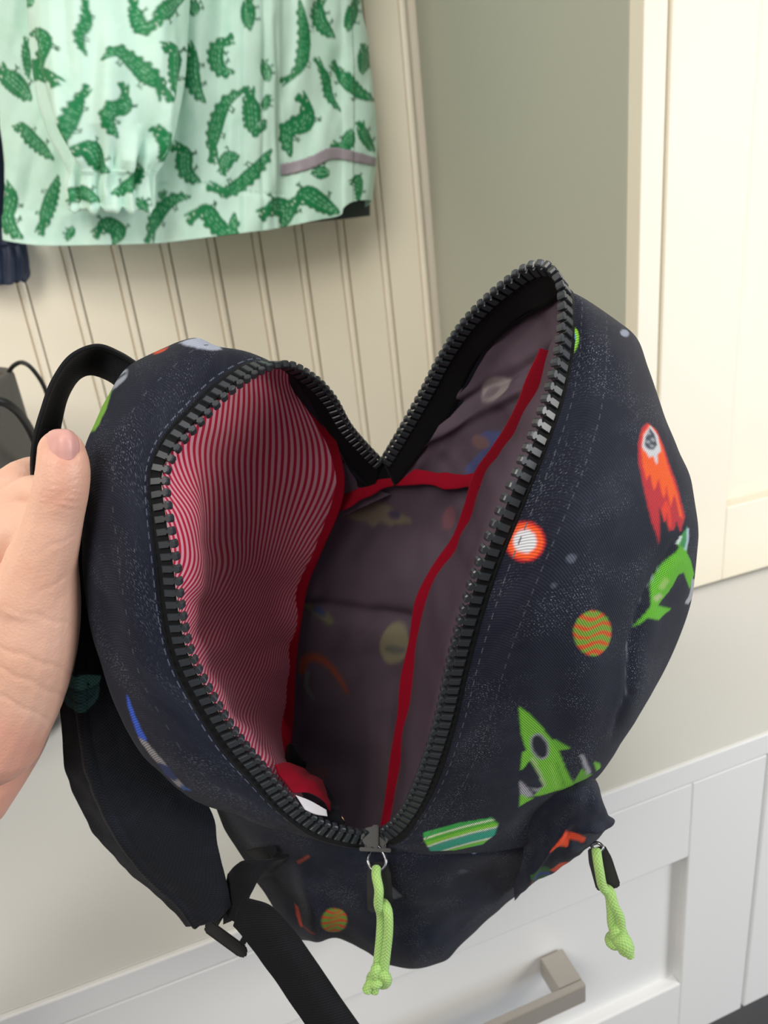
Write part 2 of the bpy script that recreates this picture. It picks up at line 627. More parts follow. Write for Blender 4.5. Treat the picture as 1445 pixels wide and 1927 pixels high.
# floor tiles
floor = structure(box('floor', (-2.2, -2.6, -0.04), (2.2, 1.2, -0.004), GROUT))
tile0 = None
for i in range(7):
    for j in range(8):
        x0, y0 = -2.08 + i * 0.604, -2.50 + j * 0.404 - (0.06 if i % 2 else 0.0)
        if tile0 is None:
            tile0 = box('tile', (x0, y0, -0.006), (x0 + 0.6, y0 + 0.4, 0.0), TILE, floor, 0.0015)
            bx, by = x0, y0
        else:
            c = tile0.copy()
            c.location = (x0 - bx, y0 - by, 0)
            link(c, floor)

# ------------------------------------------------------------------ tall cabinet on the bench
cab = thing('tall_cabinet', 'tall cream cabinet with recessed panel door standing on the bench', 'cabinet', (XC, YC, ZB))
DT = 0.020
box('side_panel', (XC, YC + 0.0205, ZB), (XC + 0.018, YW, 2.45), PAINT_SIDE, cab, 0.0008)['label'] = 'grey green side panel'
box('face_frame', (XC, YC, ZB), (XC + 0.0255, YC + 0.02, 2.45), PAINT_CAB, cab, 0.001)
box('carcass', (XC + 0.018, YC + 0.024, ZB + 0.001), (1.6, YW - 0.001, 2.44), PAINT_CAB, cab)


def shaker(name, x0, x1, z0, z1, yf, rail, stile, depth, mat, parent, thick=0.019, bev=0.0016):
    """framed front: two stiles, two rails, recessed panel"""
    fr = box(name, (x0 + stile - 0.004, yf + depth, z0 + rail - 0.004), (x1 - stile + 0.004, yf + thick, z1 - rail + 0.004), mat, parent)
    box('stile', (x0, yf, z0), (x0 + stile, yf + thick, z1), mat, fr, bev)
    box('stile', (x1 - stile, yf, z0), (x1, yf + thick, z1), mat, fr, bev)
    box('rail', (x0 + stile, yf, z0), (x1 - stile, yf + thick, z0 + rail), mat, fr, bev)
    box('rail', (x0 + stile, yf, z1 - rail), (x1 - stile, yf + thick, z1), mat, fr, bev)
    return fr


shaker('door', 0.4925, 1.0, ZB + 0.004, 2.40, YC - 0.001, 0.094, 0.099, 0.017, PAINT_CAB, cab, thick=0.0225)
shaker('door', 1.004, 1.52, ZB + 0.004, 2.40, YC - 0.001, 0.094, 0.099, 0.017, PAINT_CAB, cab, thick=0.0225)

# ------------------------------------------------------------------ bench
top = thing('bench_top', 'long white painted bench top with square front edge above the drawers', 'bench', (0, YF, ZB - 0.022))
box('board', (-1.5, YF + 0.0045, ZB - 0.022), (1.6, YW + 0.006, ZB), WORKTOP_SHADED, top, 0.0006)
box('unshaded_edge', (-1.5, YF, ZB - 0.022), (1.6, YF + 0.0045, ZB), PAINT_BENCH, top, 0.0012)['label'] = 'white front edge of the board, left without the painted shade'  # edge of the same board, split off to keep the undarkened white
ZD = CAM[2] - 0.759
dr = thing('drawer_unit', 'white bench drawer unit with recessed front and flat nickel handle', 'drawers', (0, YF, ZD))
box('body', (-0.44, YF + 0.024, ZD - 0.0), (0.43, YW - 0.02, ZB - 0.0225), PAINT_BENCH, dr)
d1 = shaker('drawer_front', -0.432, 0.4285, ZD, ZB - 0.0235, YF + 0.001, 0.0815, 0.079, 0.010, PAINT_BENCH, dr)
zt = CAM[2] - 0.575
hb = bmesh.new()


def add_box(bm, lo, hi):
    r = bmesh.ops.create_cube(bm, size=1.0)
    for v in r['verts']:
        v.co = Vector([lo[i] + (v.co[i] + 0.5) * (hi[i] - lo[i]) for i in range(3)])


lo = dr.location
add_box(hb, (-0.227, YF - 0.026, zt - 0.020), (0.227, YF - 0.020, zt))
add_box(hb, (-0.227, YF - 0.0205, zt - 0.020), (-0.205, YF + 0.009, zt))
add_box(hb, (0.205, YF - 0.0205, zt - 0.020), (0.227, YF + 0.009, zt))
for v in hb.verts:
    v.co -= lo
bmesh.ops.bevel(hb, geom=list(hb.edges), offset=0.0007, segments=2, affect='EDGES')
me = bpy.data.meshes.new('handle')
hb.to_mesh(me)
hb.free()
me.materials.append(METAL)
h_ = link(bpy.data.objects.new('handle', me), dr)
h_['label'] = 'flat nickel bar handle'
dr3 = thing('drawer_unit', 'white bench drawer unit at the left end, below the grey tote', 'drawers', (-0.9, YF, ZD))
box('body', (-1.5, YF + 0.024, ZD), (-0.442, YW - 0.02, ZB - 0.0225), PAINT_BENCH, dr3)
shaker('drawer_front', -1.49, -0.4355, ZD, ZB - 0.0235, YF + 0.001, 0.0815, 0.079, 0.010, PAINT_BENCH, dr3)
dr2 = thing('drawer_unit', 'white bench drawer unit right of the drawer with the handle', 'drawers', (0.8, YF, ZD))
box('body', (0.432, YF + 0.024, ZD), (1.2, YW - 0.02, ZB - 0.0225), PAINT_BENCH, dr2)
shaker('drawer_front', 0.4315, 1.19, ZD, ZB - 0.0235, YF + 0.001, 0.0815, 0.079, 0.010, PAINT_BENCH, dr2)
base = thing('plinth', 'recessed dark plinth under the white bench drawers', 'plinth', (0, YF + 0.06, 0))
box('board', (-1.5, YF + 0.06, 0.0), (1.6, YF + 0.08, ZD), PAINT_BENCH, base)

# ------------------------------------------------------------------ backpack
bag = thing('backpack', 'open dark space printed child backpack with green cord zip pulls held by a hand', 'backpack',
            tuple(PZ((790, 1822, 0.56))))

# rim of the open zip: (rim, outer tape edge) pairs, right flap from the far end to the slider
ZR = [((722, 872, .500), (741, 912, .508)), ((758, 812, .476), (792, 846, .486)), ((800, 738, .450), (846, 772, .462)),
      ((840, 664, .422), (884, 694, .436)), ((882, 604, .396), (926, 640, .412)), ((942, 546, .370), (984, 592, .388)),
      ((1004, 505, .347), (1030, 568, .368)), ((1036, 507, .336), (1062, 548, .352)), ((1058, 540, .326), (1076, 552, .336)),
      ((1062, 590, .320), (1080, 604, .326)), ((1056, 660, .313), (1074, 672, .318)), ((1036, 745, .308), (1056, 756, .312)),
      ((1003, 838, .304), (1024, 848, .307)), ((960, 938, .303), (984, 948, .306)), ((914, 1048, .307), (940, 1056, .309)),
      ((880, 1150, .316), (907, 1156, .318)), ((854, 1250, .330), (880, 1256, .332)), ((832, 1350, .348), (856, 1358, .350)),
      ((804, 1440, .370), (828, 1450, .372)), ((772, 1515, .395), (790, 1530, .397)), ((736, 1560, .415), (750, 1582, .417)),
      ((712, 1572, .424), (716, 1592, .426))]
# left flap
ZL = [((716, 874, .500), (702, 925, .512)), ((692, 850, .486), (664, 900, .500)), ((652, 804, .456), (632, 846, .472)),
      ((622, 752, .426), (604, 786, .442)), ((586, 714, .402), (572, 738, .414)), ((538, 687, .382), (532, 694, .392)),
      ((488, 693, .367), (478, 683, .371)), ((430, 730, .350), (416, 714, .354)), ((372, 788, .340), (355, 772, .343)),
      ((328, 838, .333), (308, 826, .335)), ((304, 890, .330), (284, 888, .331)), ((310, 970, .328), (286, 974, .330)),
      ((324, 1060, .330), (296, 1066, .332)), ((334, 1150, .335), (306, 1160, .337)), ((352, 1230, .341), (326, 1244, .343)),
      ((392, 1310, .350), (368, 1328, .352)), ((440, 1386, .361), (418, 1406, .363)), ((492, 1450, .376), (474, 1470, .378)),
      ((544, 1510, .391), (530, 1530, .393)), ((604, 1553, .406), (592, 1574, .408)), ((660, 1570, .417), (656, 1592, .419)),
      ((692, 1574, .424), (692, 1594, .426))]


def zip_side(pairs, label):
    R = np.array([p[0] for p in pairs], float)
    E = np.array([p[1] for p in pairs], float)
    both = np.concatenate([R, E], -1)
    t = chord(both, 3000.0)
    N = 240
    D = hermite(both, t, np.linspace(0, t[-1], N))
    Rw, Ew = PZ(D[:, :3]), PZ(D[:, 3:])
    Sd = Ew - Rw
    L = np.linalg.norm(Sd, axis=1, keepdims=True)
    # tape ribbon from just inside the teeth roots to the seam
    k = np.linspace(-0.02, 1.12, 7)
    G = Rw[:, None] + Sd[:, None] * k[None, :, None]
    T = np.gradient(Rw, axis=0)
    T /= np.linalg.norm(T, axis=1, keepdims=True)
    Nn = np.cross(T, Sd / L)
    Nn /= np.linalg.norm(Nn, axis=1, keepdims=True)
    tape = mesh_np('zip_tape', G, quads(N, 7), TAPE, bag, uv=grid_uv(G))
    md = tape.modifiers.new('thickness', 'SOLIDIFY')
    md.thickness, md.offset = 0.0009, 0
    # teeth
    s = np.concatenate([[0], np.cumsum(np.linalg.norm(np.diff(Rw, axis=0), axis=1))])
    n = int(s[-1] / 0.0060)
    for i in range(n):
        si = (i + 0.5) / n * s[-1]
        p = np.array([np.interp(si, s, Rw[:, c]) for c in range(3)])
        tt = np.array([np.interp(si, s, T[:, c]) for c in range(3)])
        dd = -np.array([np.interp(si, s, Sd[:, c] / L[:, 0]) for c in range(3)])
        tt /= np.linalg.norm(tt)
        dd -= tt * (dd @ tt)
        dd /= np.linalg.norm(dd)
        nn = np.cross(tt, dd)
        o = bpy.data.objects.new('zip_tooth', TOOTH_MESH)
        link(o, tape)
        m = Matrix.Identity(4)
        for a in range(3):
            m[a][0], m[a][1], m[a][2] = tt[a], dd[a], nn[a]
        off = p - wloc(tape)
        m[0][3], m[1][3], m[2][3] = off
        o.matrix_local = m
    return D, Rw, Ew, tape


def tooth_mesh():
    out = [(-1.45, -3.6), (1.45, -3.6), (1.45, 0.6), (0.75, 1.1), (0.8, 1.7), (1.7, 2.1), (1.75, 2.9), (0.9, 3.5),
           (-0.9, 3.5), (-1.75, 2.9), (-1.7, 2.1), (-0.8, 1.7), (-0.75, 1.1), (-1.45, 0.6)]
    n = len(out)
    V, Fc = [], []
    for z, sc in ((-1.7, 0.86), (-1.25, 1.0), (1.25, 1.0), (1.7, 0.86)):
        V += [(x * sc * 0.00118, (y - 0.3) * (sc if abs(z) > 1.5 else 1) * 0.00128, z * 0.00115) for x, y in out]
    for k in range(3):
        Fc += [(k * n + i, k * n + (i + 1) % n, (k + 1) * n + (i + 1) % n, (k + 1) * n + i) for i in range(n)]
    Fc += [tuple(range(n))[::-1], tuple(range(3 * n, 4 * n))]
    me = bpy.data.meshes.new('zip_tooth')
    me.from_pydata(V, [], Fc)
    me.materials.append(TOOTH)
    me.update()
    return me


TOOTH_MESH = tooth_mesh()
DR, RRw, REw, tapeR = zip_side(ZR, 'right')
DL, LRw, LEw, tapeL = zip_side(ZL, 'left')
# black piping along the near seam of both flaps
tube('piping', REw[105:236], 0.0011, TAPE, bag, 8)
tube('piping', LEw[84:236], 0.0009, TAPE, bag, 8)

# ---- right outer shell: from the tape edge over the seam ridge and round to the back
e = [list(p[1]) for p in ZR]
RS = [
    [e[0], (760, 930, .55), (800, 1000, .60), (840, 1080, .64), (880, 1150, .66), (920, 1200, .67)],
    [e[2], (900, 800, .48), (960, 860, .52), (1000, 960, .58), (1020, 1050, .62), (1000, 1150, .66)],
    [e[4], (970, 660, .43), (1020, 740, .47), (1060, 860, .54), (1080, 980, .60), (1060, 1120, .64)],
    [e[6], (1062, 576, .378), (1096, 620, .41), (1130, 720, .48), (1140, 880, .56), (1120, 1060, .62)],
    [e[8], (1102, 566, .335), (1150, 596, .345), (1188, 632, .37), (1200, 740, .46), (1170, 980, .58)],
    [e[9], (1112, 630, .318), (1166, 656, .325), (1214, 682, .352), (1220, 800, .45), (1180, 1030, .57)],
    [e[10], (1116, 706, .311), (1184, 735, .320), (1241, 768, .350), (1236, 880, .44), (1190, 1080, .565)],
    [e[11], (1110, 790, .304), (1200, 815, .315), (1270, 838, .348), (1256, 940, .43), (1200, 1110, .56)],
    [e[12], (1090, 880, .297), (1190, 900, .310), (1292, 905, .346), (1272, 1000, .43), (1205, 1140, .56)],
    [e[13], (1060, 975, .294), (1180, 985, .308), (1307, 995, .346), (1282, 1070, .43), (1205, 1170, .555)],
    [e[14], (1030, 1070, .296), (1160, 1065, .309), (1262, 1048, .333), (1309, 1062, .368), (1270, 1130, .45), (1200, 1200, .55)],
    [e[15], (1000, 1160, .302), (1125, 1150, .312), (1212, 1140, .332), (1298, 1125, .385), (1256, 1190, .46), (1190, 1230, .55)],
    [e[16], (970, 1250, .314), (1100, 1235, .322), (1190, 1222, .340), (1270, 1210, .402), (1226, 1250, .47), (1170, 1270, .55)],
    [e[17], (945, 1345, .332), (1080, 1325, .338), (1184, 1308, .354), (1222, 1305, .412), (1186, 1330, .48), (1140, 1330, .55)],
    [e[18], (910, 1435, .354), (1040, 1412, .356), (1152, 1378, .370), (1172, 1386, .422), (1130, 1400, .49), (1090, 1390, .55)],
    [e[19], (860, 1520, .378), (985, 1500, .376), (1085, 1462, .384), (1122, 1456, .428), (1090, 1450, .49), (1040, 1430, .55)],
    [e[20], (820, 1580, .398), (930, 1568, .395), (1010, 1530, .400), (1050, 1510, .43), (1040, 1490, .49), (1000, 1460, .55)],
    [e[21], (790, 1604, .412), (900, 1600, .408), (985, 1590, .412), (1020, 1560, .43), (1010, 1520, .49), (960, 1480, .55)],
]
NU, NV = 400, 760
GR = patch(RS, NU, NV)
# soft wrinkles, stronger away from the zip
qx, qy = GR[..., 0], GR[..., 1]
uu = np.linspace(0, 1, NU)[None, :]
wr = 0.0016 * noise2(qx / 120 + qy / 300, qy / 210, 1) * np.minimum(uu * 6, 1) + 0.0006 * noise2(qx / 40, qy / 70, 2) * np.minimum(uu * 5, 1)
# diagonal pulls towards the lower pocket corner
wr += 0.0020 * np.exp(-((qx - 1160 + 0.25 * (qy - 1300)) / 34)**2) * np.clip((qy - 1090) / 120, 0, 1) * np.clip((1420 - qy) / 90, 0, 1)
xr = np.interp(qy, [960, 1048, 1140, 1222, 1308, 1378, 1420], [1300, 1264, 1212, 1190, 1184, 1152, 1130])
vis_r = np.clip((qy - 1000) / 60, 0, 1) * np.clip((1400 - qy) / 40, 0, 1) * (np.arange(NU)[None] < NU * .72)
wr += vis_r * (0.0022 * np.exp(-((qx - xr) / 8)**2) - 0.0010 * np.exp(-((qx - xr - 22) / 14)**2))
wr += vis_r * 0.0001 * noise2(qx / 9, qy / 13, 12) * np.exp(-((qx - xr) / 24)**2)
wr -= 0.0022 * np.exp(-((qx - 1105 - 0.05 * (qy - 1250)) / 40)**2 - ((qy - 1280) / 150)**2)
pt = Painter(GR[..., :2])
vis = np.zeros((NV, NU), bool)
vis[:, : int(NU * 0.80)] = True


def planet(pt, cx, cy, rx, ry, rot=0.0, green='6f9a33', red='cf4a26'):
    idx = pt.ell(cx, cy, rx, ry, green, rot)
    q = pt.Q[idx]
    w = np.sin((q[:, 1] - cy) * (2 * math.pi / (ry * 0.40)) + 1.6 * np.sin((q[:, 0] - cx) / rx * 4.2 + (q[:, 1] - cy) / ry * 2) + 0.25 * (q[:, 0] - cx) / rx * 3)
    w += 0.6 * noise2(q[:, 0] / rx * 3, q[:, 1] / ry * 6, 5)
    pt.put(idx[w > 0.25], red)


# comet
pt.poly([(1217, 796), (1206, 806), (1199, 835), (1199, 870), (1206, 905), (1216, 940), (1228, 985), (1240, 1010), (1246, 1028),
         (1243, 985), (1240, 955), (1250, 965), (1262, 1000), (1272, 997), (1275, 980), (1284, 1003), (1288, 985), (1291, 972),
         (1278, 935), (1262, 885), (1246, 840), (1234, 812)], 'b32a34')
pt.poly([(1219, 800), (1207, 818), (1205, 850), (1208, 880), (1216, 905), (1222, 890), (1232, 925), (1240, 900), (1250, 940), (1254, 915),
         (1262, 955), (1268, 930), (1280, 970), (1287, 976), (1270, 922), (1256, 880), (1242, 838), (1230, 808)], 'f05a22')
pt.poly([(1244, 960), (1252, 985), (1256, 960), (1262, 995), (1266, 990), (1262, 960), (1254, 940)], 'd93c2a')
pt.poly([(1222, 801), (1210, 820), (1206, 842), (1214, 852), (1219, 862), (1226, 858), (1236, 876), (1235, 856), (1241, 850), (1235, 822)], 'c7c9d0')
pt.poly([(1221, 806), (1213, 824), (1211, 838), (1218, 846), (1228, 846), (1234, 838), (1229, 818)], '3c424e')
for bx_, by_ in ((1219, 816), (1226, 828), (1217, 832), (1224, 840)):
    pt.ell(bx_, by_, 4, 2.4, '9aa0ab', 20)
# ringed sun
for r_, h_x in ((38, 'b8242e'), (34, 'ef5a2a'), (22, 'd2d5df')):
    pt.ell(988, 1019, r_ * 1.02, r_, h_x)
pt.ell(1075, 1051, 10, 9, '4e5565')
pt.ell(1174, 628, 8, 6, '8b93a6', 40)
pt.ell(1042, 1102, 6, 5, '454c5c')
planet(pt, 1115, 1190, 37, 41)
# small blue green planet by the zip
pt.ell(1074, 642, 14, 27, '8fd43f', 12)
pt.ell(1072, 642, 10, 21, '3a6fe0', 12)
pt.stroke([(1068, 634), (1076, 644), (1074, 658)], 4, '77c93c')
# green rocket on the fold
pt.poly([(1296, 990), (1290, 1002), (1278, 1024), (1281, 1033), (1254, 1070), (1236, 1100), (1226, 1140), (1199, 1190), (1220, 1163),
         (1238, 1166), (1264, 1146), (1238, 1140), (1262, 1112), (1276, 1082), (1288, 1078), (1298, 1108), (1307, 1080), (1302, 1056), (1293, 1040), (1297, 1020)], '62b32c')
pt.poly([(1296, 990), (1288, 1005), (1282, 1028), (1292, 1034), (1297, 1016)], '3f8f55')
pt.stroke([(1297, 994), (1296, 1016), (1290, 1036)], 4, 'a9c3cf')
pt.stroke([(1286, 1010), (1279, 1026)], 4, 'd7e7e2')
pt.stroke([(1258, 1090), (1246, 1110)], 8, '93bf62')
pt.stroke([(1234, 1130), (1246, 1120)], 8, 'a9b884')
pt.stroke([(1306, 1090), (1300, 1120), (1291, 1136)], 7, 'a6a9ad')
# large green rocket
pt.poly([(976, 1330), (992, 1340), (1018, 1366), (1036, 1390), (1052, 1416), (1064, 1448), (1076, 1470), (1072, 1478), (1040, 1487),
         (1015, 1495), (1002, 1496), (1018, 1480), (1024, 1478), (1014, 1456), (996, 1430), (984, 1445), (978, 1447), (982, 1414), (990, 1412), (980, 1380)], '70b636')
pt.poly([(1035, 1392), (1043, 1390), (1072, 1404), (1058, 1408), (1048, 1410)], '64a832')
pt.poly([(1073, 1470), (1090, 1440), (1104, 1450), (1110, 1452), (1094, 1462)], '5f9c33')
pt.poly([(1112, 1428), (1124, 1432), (1126, 1440), (1118, 1446)], '6fb437')
pt.poly([(1086, 1412), (1094, 1416), (1108, 1448), (1100, 1452)], '9b9aa4')
pt.poly([(976, 1466), (988, 1476), (1004, 1496), (984, 1500), (978, 1490)], '9b9aa4')
pt.poly([(978, 1490), (990, 1498), (1004, 1500), (976, 1515)], '6fb437')
pt.poly([(994, 1480), (1010, 1482), (1020, 1478), (1010, 1490)], '8a8f92')
pt.stroke([(1000, 1425), (1012, 1448), (1024, 1478)], 6, '9db583')
pt.stroke([(1034, 1436), (1048, 1482)], 2.5, '8cc456')
pt.stroke([(1046, 1432), (1060, 1476)], 2.5, '4f8a2a')
pt.ell(1015, 1404, 17, 25, '8d9196', -18)
pt.ell(1015, 1404, 13.5, 21, '171b2b', -18)
# striped surfboard shaped planet
sp = [(797, 1566), (860, 1546), (923, 1534), (936, 1546), (930, 1566), (906, 1585), (853, 1597), (810, 1598), (799, 1580)]
ii = pt.poly(sp, '2f9f86')
q = pt.Q[ii]
v_ = (q[:, 1] - 1570) + 0.30 * (q[:, 0] - 866) - 0.0006 * (q[:, 0] - 866)**2
for a0, a1, hx in ((-40, -17, '3aa54f'), (-17, -14, 'd7e0c8'), (-14, -8, '55ad3a'), (-8, -2, '7cc63c'), (-2, 1, 'cfd8c6'), (1, 5, '4a9a8a'), (16, 19, 'cdd6c4'), (19, 25, '6fc03f')):
    pt.put(ii[(v_ > a0) & (v_ < a1)], hx)
# stitches beside the tape
col = pt.c.reshape(NV, NU, 4)
turn = GR[..., 0].argmax(1)[:, None] + 1       # ink stops where the panel turns to its unseen back
turn = np.minimum(turn, int(NU * 0.80))
col[np.arange(NU)[None] > turn] *= np.array([1, 1, 1, 0], np.float32)
col = soften(col)
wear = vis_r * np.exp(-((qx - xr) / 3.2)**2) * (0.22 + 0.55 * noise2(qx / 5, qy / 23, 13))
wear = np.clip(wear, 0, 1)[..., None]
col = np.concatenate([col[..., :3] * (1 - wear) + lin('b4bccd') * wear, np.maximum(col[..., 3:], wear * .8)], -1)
for j, ph, al in ((9, 0, 0.35), (34, 3, 0.22)):
    for a in range(230, NV - 14):
        if (a + ph) % 9 < 5:
            col[a, j] = (*lin('8f96a6'), al)
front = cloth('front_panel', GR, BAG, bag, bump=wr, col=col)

# ---- left outer strip and back panel
f = [list(p[1]) for p in ZL]
LS = [
    [f[0], (690, 960, .54), (650, 1010, .58), (600, 1060, .62)],
    [f[2], (590, 860, .48), (540, 900, .52), (500, 1000, .58)],
    [f[4], (548, 736, .42), (500, 780, .45), (440, 900, .53)],
    [f[5], (524, 690, .395), (500, 700, .41), (400, 840, .50)],
    [f[6], (468, 670, .372), (440, 655, .376), (400, 690, .41), (330, 840, .49)],
    [f[7], (395, 680, .352), (375, 648, .360), (366, 638, .372), (360, 660, .40), (300, 840, .48)],
    [f[8], (325, 742, .341), (292, 702, .347), (258, 680, .362), (262, 720, .40), (260, 860, .47)],
    [f[9], (272, 804, .333), (235, 772, .340), (205, 750, .356), (220, 790, .39), (240, 900, .46)],
    [f[10], (240, 880, .328), (198, 866, .334), (163, 848, .350), (180, 880, .39), (220, 960, .45)],
    [f[11], (240, 974, .326), (196, 970, .332), (158, 965, .350), (176, 980, .39), (215, 1040, .45)],
    [f[12], (250, 1068, .328), (206, 1070, .334), (160, 1068, .352), (180, 1080, .39), (215, 1110, .45)],
    [f[13], (262, 1166, .333), (218, 1170, .339), (170, 1172, .356), (190, 1180, .39), (230, 1190, .45)],
    [f[14], (284, 1258, .340), (240, 1268, .346), (200, 1276, .362), (215, 1270, .40), (260, 1280, .46)],
    [f[15], (325, 1346, .350), (280, 1362, .356), (240, 1370, .370), (260, 1350, .41), (300, 1340, .46)],
    [f[16], (375, 1424, .361), (330, 1440, .367), (292, 1440, .382), (310, 1400, .42), (360, 1390, .47)],
    [f[17], (434, 1486, .376), (400, 1502, .381), (362, 1502, .396), (380, 1450, .43), (420, 1440, .47)],
    [f[18], (500, 1536, .392), (470, 1544, .396), (440, 1534, .408), (450, 1490, .44), (480, 1480, .47)],
    [f[19], (570, 1568, .408), (548, 1568, .412), (522, 1558, .420), (530, 1530, .44), (550, 1520, .47)],
    [f[21], (690, 1598, .428), (680, 1600, .432), (670, 1600, .438), (660, 1580, .45), (650, 1560, .47)],
]
NUL, NVL = 200, 620
GL = patch(LS, NUL, NVL)
qx, qy = GL[..., 0], GL[..., 1]
ul = np.linspace(0, 1, NUL)[None, :]
wl = (0.0012 * noise2(qx / 90, qy / 150, 3) + 0.0006 * noise2(qx / 34, qy / 60, 4)) * np.minimum(ul * 6, 1)
pt = Painter(GL[..., :2])
pt.poly([(338, 646), (352, 641), (372, 638), (396, 640), (413, 650), (418, 657), (400, 659), (375, 657), (352, 652)], 'a3abc0')
pt.poly([(288, 662), (316, 652), (312, 658), (292, 666)], 'c4472c')
pt.poly([(166, 812), (172, 795), (190, 768), (208, 738), (216, 726), (212, 742), (204, 770), (190, 798), (180, 812)], '6f9f3c')
pt.poly([(214, 736), (222, 712), (236, 696), (243, 700), (240, 716), (226, 728)], '8f96a4')
pt.stroke([(222, 716), (240, 704)], 4, '2a3044')
pt.poly([(239, 1304), (252, 1334), (268, 1368), (279, 1388), (276, 1394), (262, 1382), (250, 1352), (240, 1326)], '2f56c4')
pt.poly([(262, 1384), (278, 1392), (300, 1420), (325, 1450), (350, 1480), (338, 1480), (310, 1450), (284, 1416)], '8b8a90')
pt.poly([(296, 1432), (318, 1440), (336, 1464), (330, 1468), (312, 1456)], '223060')
pt.poly([(340, 1474), (352, 1480), (362, 1486), (346, 1486)], '2f5590')
coll = pt.c.reshape(NVL, NUL, 4)
coll[:, int(NUL * 0.8):, 3] = 0
coll = soften(coll)
for a in range(140, NVL - 12):
    if a % 8 < 5:
        coll[a, 4] = (*lin('8f9cb4'), 0.5)
    if a % 13 < 4:
        coll[a, 30] = (*lin('6d7484'), 0.35)
cloth('side_gusset', GL, BAG, bag, bump=wl, col=coll)['label'] = 'dark printed gusset strip beside the hand'

# ---- lower side of the bag under the slider
LG = [
    [(398, 1500, .425), (470, 1540, .420), (545, 1566, .416), (620, 1586, .420), (700, 1594, .426), (790, 1602, .416), (890, 1602, .410), (960, 1592, .412), (1000, 1560, .42)],
    [(418, 1545, .445), (480, 1580, .436), (550, 1606, .430), (620, 1622, .430), (705, 1634, .432), (800, 1640, .424), (890, 1630, .420), (960, 1612, .424), (1004, 1590, .43)],
    [(452, 1605, .47), (510, 1632, .458), (570, 1660, .446), (640, 1670, .444), (720, 1690, .444), (800, 1690, .440), (880, 1672, .440), (945, 1645, .444), (1004, 1634, .45)],
    [(492, 1665, .49), (536, 1690, .474), (590, 1712, .462), (650, 1716, .460), (726, 1744, .458), (800, 1742, .456), (866, 1722, .458), (926, 1694, .464), (998, 1658, .47)],
    [(530, 1742, .51), (560, 1746, .492), (604, 1748, .478), (656, 1752, .476), (728, 1796, .474), (790, 1806, .472), (838, 1790, .474), (890, 1746, .48), (976, 1680, .49)],
    [(536, 1764, .53), (566, 1764, .52), (604, 1760, .50), (652, 1768, .50), (722, 1812, .50), (782, 1824, .50), (834, 1808, .50), (888, 1758, .51), (976, 1684, .52)],
    [(560, 1740, .58), (580, 1735, .58), (620, 1720, .58), (660, 1720, .58), (720, 1750, .58), (780, 1760, .58), (820, 1740, .58), (860, 1710, .58), (920, 1650, .58)],
    [(600, 1600, .62), (640, 1600, .63), (680, 1590, .64), (720, 1590, .65), (760, 1580, .65), (800, 1570, .65), (840, 1560, .65), (870, 1540, .65), (900, 1500, .64)],
]
GG = patch(LG, 320, 230, byindex=False)
qx, qy = GG[..., 0], GG[..., 1]
vv = np.linspace(0, 1, GG.shape[0])[:, None]
wg = (0.0018 * noise2(qx / 80, qy / 60, 6) + 0.0008 * noise2(qx / 30, qy / 30, 7)) * np.clip(vv * 8, 0, 1)
wg -= 0.004 * np.exp(-((qx - 575 - 0.2 * (qy - 1650)) / 20)**2) * np.clip((qy - 1610) / 60, 0, 1)
wg += 0.0022 * np.exp(-((qy - 1606 + 0.04 * (qx - 800)) / 8)**2) * np.clip((qx - 720) / 60, 0, 1)
pt = Painter(GG[..., :2])
planet(pt, 630, 1726, 24, 23, 25)
pt.poly([(554, 1702), (560, 1706), (572, 1740), (566, 1742), (558, 1724)], 'c8452c')
pt.stroke([(574, 1738), (596, 1744)], 4, '8f3428')
pt.stroke([(560, 1622), (582, 1610)], 4, '8c3a26')
pt.poly([(735, 1668), (757, 1686), (744, 1694), (734, 1690)], '6e737c')
pt.poly([(882, 1600), (900, 1596), (908, 1606), (890, 1610)], '9fb4d8')
pt.poly([(905, 1596), (940, 1592), (938, 1600), (912, 1608)], '2b46a8')
pt.ell(872, 1645, 9, 4, '3c4350')
colg = soften(pt.c.reshape(*GG.shape[:2], 4))
colg[int(GG.shape[0] * .66):, :, 3] = 0
cloth('bottom_gusset', GG, BAG, bag, bump=wg, col=colg)['label'] = 'dark lower side of the bag below the slider'

# ---- front pocket bulge, with its own zip pull
PK = [
    [(994, 1500, .395), (1030, 1488, .388), (1070, 1474, .386), (1104, 1462, .392), (1118, 1458, .42), (1090, 1450, .47)],
    [(990, 1540, .402), (1034, 1516, .388), (1078, 1496, .380), (1112, 1482, .388), (1128, 1498, .42), (1095, 1500, .48)],
    [(986, 1590, .412), (1032, 1562, .398), (1080, 1530, .384), (1118, 1512, .386), (1144, 1540, .415), (1100, 1540, .48)],
    [(982, 1624, .424), (1024, 1600, .410), (1066, 1572, .396), (1108, 1550, .394), (1140, 1560, .42), (1100, 1570, .48)],
    [(974, 1644, .436), (1016, 1628, .422), (1058, 1612, .410), (1096, 1598, .406), (1118, 1588, .425), (1080, 1590, .48)],
    [(964, 1666, .450), (1006, 1646, .440), (1044, 1636, .430), (1076, 1618, .424), (1092, 1606, .44), (1060, 1600, .48)],
    [(960, 1682, .470), (994, 1660, .465), (1024, 1644, .460), (1046, 1630, .460), (1060, 1616, .47), (1030, 1600, .50)],
]
GP = patch(PK, 170, 170)
qx, qy = GP[..., 0], GP[..., 1]
wp = 0.0020 * noise2(qx / 36 + qy / 90, qy / 50, 8) + 0.0009 * noise2(qx / 16, qy / 22, 9)
wp -= 0.005 * np.exp(-((qx - 1066 + 0.9 * (qy - 1560)) / 10)**2) * np.clip((qy - 1540) / 40, 0, 1)
wp -= 0.004 * np.exp(-((qy - 1556 + 0.35 * (qx - 1110)) / 7)**2) * np.clip((qx - 1090) / 20, 0, 1)
pt = Painter(GP[..., :2])
